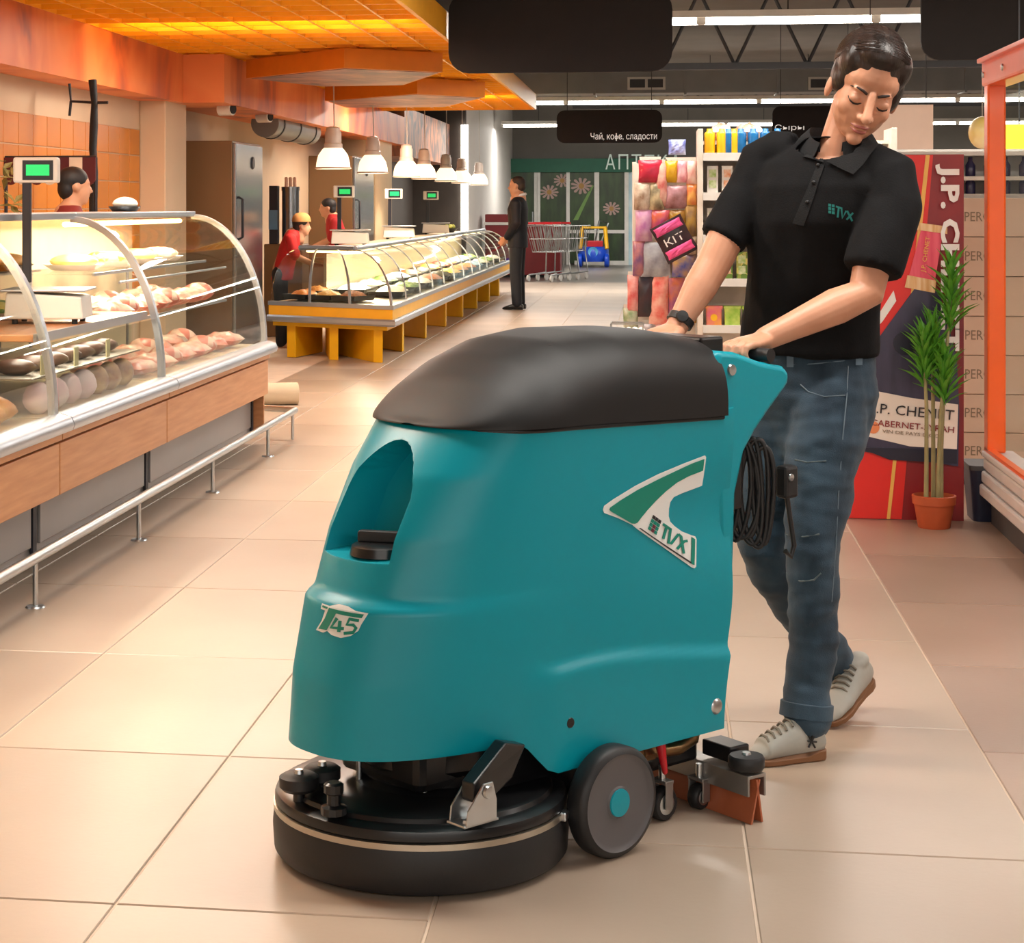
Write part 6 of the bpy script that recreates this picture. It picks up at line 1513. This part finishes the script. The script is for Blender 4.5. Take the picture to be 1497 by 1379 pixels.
put_text('lettering', 'J.P. CHENET', .1, m_wtext, st, basis((sxx(1384), -.022, szz(376)), (0, 0, -1), (1, 0, 0)), .001, fit=(272 * px2m, 34 * px2m), offset=.004)
put_text('lettering', 'J.P. CHENET', .1, m_gold, st, basis((sxx(1353), -.018, szz(372)), (.14, 0, 1), (-1, 0, .14)), .001, fit=(52 * px2m, 8 * px2m))
# potted plant
m_terra = mat('terracotta', (186, 84, 44), .6, var=.08); m_soil = mat('soil', (60, 44, 34), .9); m_stem = mat('cane', (164, 150, 104), .7, c2=(130, 120, 80), scale=30, stretch=(1, 1, .3)); m_leaf = mat('plant_leaf', (44, 110, 30), .45, c2=(110, 180, 50), scale=9)
p = F(1367, 773); t = thing('potted_plant', 'potted green cane plant in a terracotta pot before the red board', 'plant', (p.x, p.y + .03, 0)); k_ = dep(p.x, p.y) / FPX
MB().lathe([(0, 0), (.063, 0), (.066, .004), (.082, .10), (.088, .10), (.090, .135), (.082, .137), (.078, .10), (0, .10)], n=32).build('pot', m_terra, t, 40); MB().lathe([(0, .115), (.078, .112)], n=24).build('soil', m_soil, t)
rnd = random.Random(11)
lf = MB().add([(0, 0, 0), (.009, .05, .012), (.007, .10, .006), (0, .145, -.012), (-.007, .10, .006), (-.009, .05, .012), (0, .05, .004), (0, .10, 0.0)], [(0, 1, 6), (0, 6, 5), (1, 2, 7, 6), (6, 7, 4, 5), (2, 3, 7), (7, 3, 4)]).me('leaf')
for i, (sx_, sy_, tpx, tpy, hh) in enumerate(((-.035, -.02, 1352, 520, .19), (.0, .02, 1366, 500, .17), (.012, -.03, 1380, 545, .16), (.03, .01, 1392, 440, .26))):
    tx = (tpx - 1367) * k_; tz = CH - (tpy - PY) * k_
    MB().tube([(sx_, sy_, .11), (sx_ * .9 + tx * .05, sy_, tz * .35), (sx_ * .4 + tx * .45, sy_, tz * .7), (tx, sy_, tz)], [.010, .009, .008, .006], 8).build('cane', m_stem, t, 60)
    for k in range(64):
        f = k / 64; o = link('leaf', lf, m_leaf, t, loc=(tx + rnd.uniform(-.008, .008), sy_ + rnd.uniform(-.008, .008), tz - .14 + hh * f)); e = rnd.uniform(.6, 1.15) + .3 * f
        o.rotation_euler = (e, 0, k * 2.4 + i); s_ = rnd.uniform(.75, 1.1); o.scale = (s_ * 1.2, s_, s_)

# ------------------------------------------------------------------ snack rack and shelf gondola
YR = 11.2; kx = lambda px: Xat(px, YR); kz = lambda py: Zat(py, kx(985), YR); xr0 = kx(965)
m_rack = mat('rack_white', (222, 210, 196), .5)
t = thing('hanging_rack', 'tall peg rack crowded with hanging snack and toy packets', 'rack', (xr0, YR, 0))
MB().box(kx(926) - xr0, kx(1018) - xr0, .10, .13, 0, kz(238)).build('peg_board', m_rack, t)
for px in (927, 1014): MB().box(kx(px) - xr0 - .012, kx(px) - xr0 + .012, .131, .16, 0, kz(236)).build('upright', m_rack, t)
MB().box(kx(926) - xr0, kx(1016) - xr0, .10, .3, 0, .1).build('base', m_rack, t)
def hang_pack(px0, px1, py0, py1, c, c2, lab, rot=0.0, dy=0.0, txt=None, thick=.05):
    w_ = (kx(px1) - kx(px0)) * 1.12; h_ = (kz(py0) - kz(py1)) * 1.06; cx = (kx(px0) + kx(px1)) / 2; cz = (kz(py0) + kz(py1)) / 2
    me = pack_me(w_, h_, thick, px0 * .1, 7); me.transform(Matrix.Translation((0, thick / 2 + .005, 0)) @ Matrix.Rotation(rot, 4, 'Y') @ Matrix.Rotation(R(90), 4, 'X'))
    me.polygons.foreach_set('use_smooth', [True] * len(me.polygons))
    o = thing('hanging_packet', lab, 'packet', (cx, YR + .02 + dy - .03, cz)); key = 'pk_%d_%d_%d_%d' % (c + (c2[0],))
    link('bag', me, M.get(key) or M.setdefault(key, mat(key, c, .3, c2=c2, scale=14)), o)
    if not rot: MB().box(-w_ * .45, w_ * .45, .02, .03, h_ / 2 - .012, h_ / 2 + .02).build('header_card', m_rack, o)
    MB().cyl((0, 0.02, h_ / 2), (0, .109 - dy, h_ / 2 + .005), .004, n=6).build('peg', m_wirec, o)
    if txt: put_text('lettering', txt, .05, m_wtext, o, Matrix.Rotation(rot, 4, 'Y') @ basis((0, -thick * .42, 0), (1, 0, 0), (0, 0, 1)), .001, fit=(w_ * .6, h_ * .2))
    return o
PK = [(935, 966, 235, 266, (200, 34, 60), (150, 20, 50), 'crimson packet in the top row of the rack'), (973, 990, 236, 266, (216, 176, 20), (190, 140, 20), 'yellow packet in the top row of the rack'), (990, 1004, 236, 266, (220, 96, 130), (240, 200, 200), 'pink and white packet in the top row of the rack'),
      (928, 950, 268, 306, (224, 210, 190), (120, 80, 50), 'brown and cream packet in the second row, at its left end'), (950, 970, 268, 306, (60, 60, 46), (200, 180, 140), 'dark packet with pale stripes in the second row'), (974, 1004, 272, 304, (196, 150, 160), (120, 70, 60), 'mauve packet in the second row'),
      (930, 952, 308, 352, (206, 170, 180), (170, 90, 150), 'lilac patterned packet in the third row'), (953, 978, 308, 340, (214, 110, 40), (160, 40, 110), 'orange and purple packet in the third row'), (979, 1002, 308, 340, (180, 140, 40), (120, 70, 30), 'golden brown packet in the third row'), (1002, 1018, 300, 344, (120, 90, 80), (190, 150, 60), 'narrow brown packet at the right end of the third row'),
      (938, 978, 356, 405, (176, 176, 180), (120, 116, 124), 'silver grey bag in the fourth row'), (984, 1016, 372, 404, (196, 150, 40), (40, 70, 160), 'yellow and blue packet in the fourth row'),
      (918, 934, 404, 458, (226, 170, 160), (200, 60, 60), 'pale pink narrow packet in the lowest row'), (932, 956, 405, 462, (34, 38, 46), (70, 40, 40), 'black long packet in the lowest row'), (950, 976, 405, 475, (222, 60, 50), (240, 190, 170), 'red and white long packet in the lowest row'), (978, 1000, 408, 470, (200, 110, 60), (120, 60, 120), 'orange and violet packet in the lowest row'), (1000, 1017, 408, 470, (120, 130, 60), (190, 100, 50), 'olive packet at the right end of the lowest row'),
      (912, 932, 452, 490, (80, 120, 50), (200, 190, 170), 'green packet hanging low at the left of the rack'), (934, 958, 474, 498, (210, 200, 196), (90, 60, 60), 'white spotted packet hanging lowest on the rack')]
for a in PK: hang_pack(*a)
kit = hang_pack(963, 1008, 322, 376, (34, 28, 32), (60, 30, 40), 'tilted black and pink box hanging in front of the rack', R(-28), -.10, 'КIТ', .05)
for zz, c in ((.075, (220, 80, 140)), (-.07, (226, 76, 136))):
    w_ = kx(1008) - kx(963); me = pack_me(w_ * .95, .05, .03, 1, 6); me.transform(Matrix.Rotation(R(-28), 4, 'Y') @ Matrix.Translation((0, -.008, zz)) @ Matrix.Rotation(R(90), 4, 'X')); link('pink_band', me, mat('pink_band', c, .4), kit)
MORE = [(1004, 1018, 236, 268, (236, 226, 214), (220, 150, 140), 'white and rose packet at the right end of the top row'), (960, 975, 240, 300, (228, 190, 170), (180, 60, 60), 'narrow salmon packet between the top rows'), (1004, 1018, 270, 300, (200, 60, 50), (230, 180, 90), 'red and gold packet at the right end of the second row'),
        (926, 942, 354, 404, (190, 120, 110), (90, 60, 110), 'narrow plum packet at the left end of the fourth row'), (976, 1000, 340, 372, (226, 180, 60), (200, 70, 40), 'yellow and red packet behind the tilted box'), (1002, 1018, 346, 372, (150, 100, 60), (220, 200, 170), 'tan packet right of the tilted box'), (958, 984, 474, 500, (170, 60, 80), (230, 190, 180), 'wine red packet hanging lowest beside the spotted one')]
for a in MORE: hang_pack(*a)
t = tag(thing('topper_packet', 'blue and white packet standing on top of the rack', 'packet', (kx(990), YR + .06, kz(215))), None)
link('bag', pack_me(.10, .09, .05, 2, 7), mat('blue_white_pack', (30, 70, 200), .4, c2=(220, 226, 236), scale=9), t); t.rotation_euler = (R(90), 0, 0)
# wire basket at the rack foot
t = thing('wire_basket', 'wire basket of white cups at the foot of the rack', 'basket', (kx(915), YR - .22, kz(500)))
for z_ in (0, .06, .12): MB().tube([(-.08, -.08, z_), (.1, -.08, z_), (.1, .08, z_), (-.08, .08, z_)], .004, 6, closed=True).build('wire_ring', m_wirec, t)
for k in range(5): MB().ell((-.05 + .035 * k, -.02 + .02 * (k % 2), .07), (.025, .025, .03)).build('cup', m_plate, t, 60)
for sx2 in (-.08, .1):
    for sy2 in (-.08, .08): MB().cyl((sx2, sy2, -kz(500)), (sx2, sy2, .12), .005, n=6).build('leg', m_wirec, t)
# gondola shelves
YG = 11.0; gx = lambda px: Xat(px, YG); gz = lambda py: Zat(py, gx(1070), YG); xg = gx(1020)
t = thing('gondola_shelf', 'white shop shelving behind the woman\'s arm', 'shelf unit', (xg, YG, 0))
MB().box(0, 1.1, .36, .38, 0, gz(205)).build('back_panel', m_rack, t); MB().box(0, .03, 0, .38, 0, gz(188)).build('side_upright', m_rack, t, bevel=.003); MB().box(1.07, 1.1, 0, .38, 0, gz(188)).build('side_upright', m_rack, t, bevel=.003)
shz = [gz(p) for p in (226, 284, 346, 410, 478)]
for z_ in shz: sh = MB().box(.03, 1.07, 0, .36, z_ - .03, z_).build('shelf', m_rack, t, bevel=.004); MB().box(.03, 1.07, -.008, 0, z_ - .035, z_ + .01).build('price_rail', m_wshelf, sh)
MB().box(.0, 1.1, .0, .38, 0, .12).build('plinth', m_rack, t)
can_me = MB().lathe([(0, 0), (.030, 0), (.032, .004), (.032, .125), (.03, .13), (.018, .14), (.018, .155), (0, .155)], n=16).me('can')
m_ycan = mat('yellow_can', (240, 180, 20), .35, var=.05); m_bcan = mat('blue_can', (10, 110, 170), .35, c2=(20, 70, 120), scale=9)
for k in range(3): place_thing(can_me, 'spray_can', m_ycan, (gx(1038) + k * .068, YG + .06, shz[0] + .001), 0, 'yellow can on the top shelf, %s from the left' % ORD[k], 'can', 'yellow cans on the top shelf', .95)
for k in range(5): place_thing(can_me, 'spray_can', m_bcan, (gx(1066) + k * .068, YG + .06, shz[0] + .001), 0, 'blue can on the top shelf, %s right of the yellow cans' % ORD[k], 'can', 'blue cans on the top shelf', .95)
m_bagr = mat('red_white_bag', (226, 120, 90), .4, c2=(244, 226, 214), scale=14)
for k, (px, lab) in enumerate(((1056, 'red and white bag lying on top of the shelving, left one'), (1096, 'red and white bag lying on top of the shelving, right one'))):
    o = link('snack_bag', pack_me(.13, .2, .1, k), m_bagr, None, loc=(gx(px), YG + .22, gz(205) + .001)); o.rotation_euler = (0, 0, .4 * k); tag(o, lab, 'snack bag', 'bags on top of the shelving')
tag(MB().box(0.03, 1.07, .14, .36, -.02, 0).build('top_board', m_rack, t, loc=(0, 0, gz(205))))
bx_me = MB().box(-.03, .03, -.03, .03, 0, .16).me('box')
m_pb = [mat('juice_box_green', (226, 226, 200), .4, c2=(140, 180, 60), scale=30), mat('juice_box_orange', (230, 220, 200), .4, c2=(214, 120, 50), scale=30), mat('juice_box_white', (232, 230, 224), .4, c2=(200, 180, 140), scale=30)]
m_pk2 = mat('pink_box', (236, 110, 150), .4, c2=(244, 170, 60), scale=16); m_gr2 = mat('green_box', (130, 190, 50), .4, c2=(210, 226, 120), scale=20)
for r_ in (1, 2, 3):
    for k in range(8):
        o = thing('juice_carton', '%s with small fruit picture on the %s shelf, %s from the left' % (('white carton', 'white carton', 'green carton')[r_ - 1], ('second', 'third', 'fourth')[r_ - 1], ORD[k]), 'carton', (gx(1042) + k * .082, YG + .06, shz[r_] + .0005), group='juice cartons, %s shelf' % ('second', 'third', 'fourth')[r_ - 1])
        link('box', bx_me, m_wshelf if r_ < 3 else m_greenf, o); 
        for zz in (.035, .095): MB().box(-.02, .02, -.0315, -.03, zz, zz + .045).build('picture', m_pb[k % 2], o)
for px, m_, lab in ((1044, m_pk2, 'pink box with a yellow flower on the lowest visible shelf'), (1071, m_gr2, 'bright green tub on the lowest visible shelf'), (1098, m_gr2, 'second green tub half behind the black shirt')):
    o = thing('gift_box', lab, 'box', (gx(px), YG + .07, shz[4] + .0005))
    MB().prism(rrect(.085, .085, .01), lambda a, b, s_: (a * (1 + .6 * s_), b * (1 + .6 * s_), s_), 0, .10).build('box', m_, o, 40); MB().prism(rrect(.10, .10, .012), lambda a, b, s_: (a, b, s_), .10, .115).build('lid', m_, o, 40)
    if m_ is m_pk2: MB().prism(circ(.02, 10, 0, .05), lambda a, b, s_: (a, s_, b), -.053, -.046).build('flower_print', m_yel, o)
# pale hanging poster and inflatable behind the woman's head
yq = 14.6; pa_, pb_ = Xat(1262, yq), Xat(1364, yq); z0_, z1_ = Zat(226, pb_, yq), Zat(153, pb_, yq)
t = thing('hanging_poster', 'pale pink blank poster hanging behind the woman\'s head', 'poster', ((pa_ + pb_) / 2, yq, z0_))
MB().box(-(pb_ - pa_) / 2, (pb_ - pa_) / 2, -.01, .01, 0, z1_ - z0_).build('sheet', mat('pale_pink_sheet', (232, 204, 186), .6, var=.03), t); 
for s_ in (-.4, .4): MB().cyl((s_ * (pb_ - pa_), 0, z1_ - z0_ - .01), (s_ * (pb_ - pa_), 0, 3.7 - z0_), .004, n=6).build('hanger', m_steel, t)
yv = 14.5; xv_ = Xat(1436, yv); t = thing('balloon', 'yellow and white balloon by the orange post', 'balloon', (xv_, yv, Zat(218, xv_, yv))); MB().ell((0, 0, .12), (.1, .1, .12)).build('skin', mat('balloon_yellow', (244, 206, 60), .3, c2=(248, 236, 210), scale=3), t, 60); MB().cyl((0, 0, .23), (0, 0, 3.7 - Zat(218, xv_, yv)), .003, n=6).build('string', m_wire, t)
t = thing('yellow_sign', 'bright yellow sign seen through the freezer glass', 'sign', (Xat(1490, 12.5), 12.5, Zat(256, Xat(1490, 12.5), 12.5))); MB().box(-.12, .5, -.02, .02, 0, .32).build('board', mat('sign_yellow', (250, 220, 40), .4, emit=(250, 224, 60), es=.5), t, bevel=.01); MB().cyl((0, 0, .31), (0, 0, 3.7 - Zat(256, Xat(1490, 12.5), 12.5)), .005, n=6).build('hanger', m_steel, t)
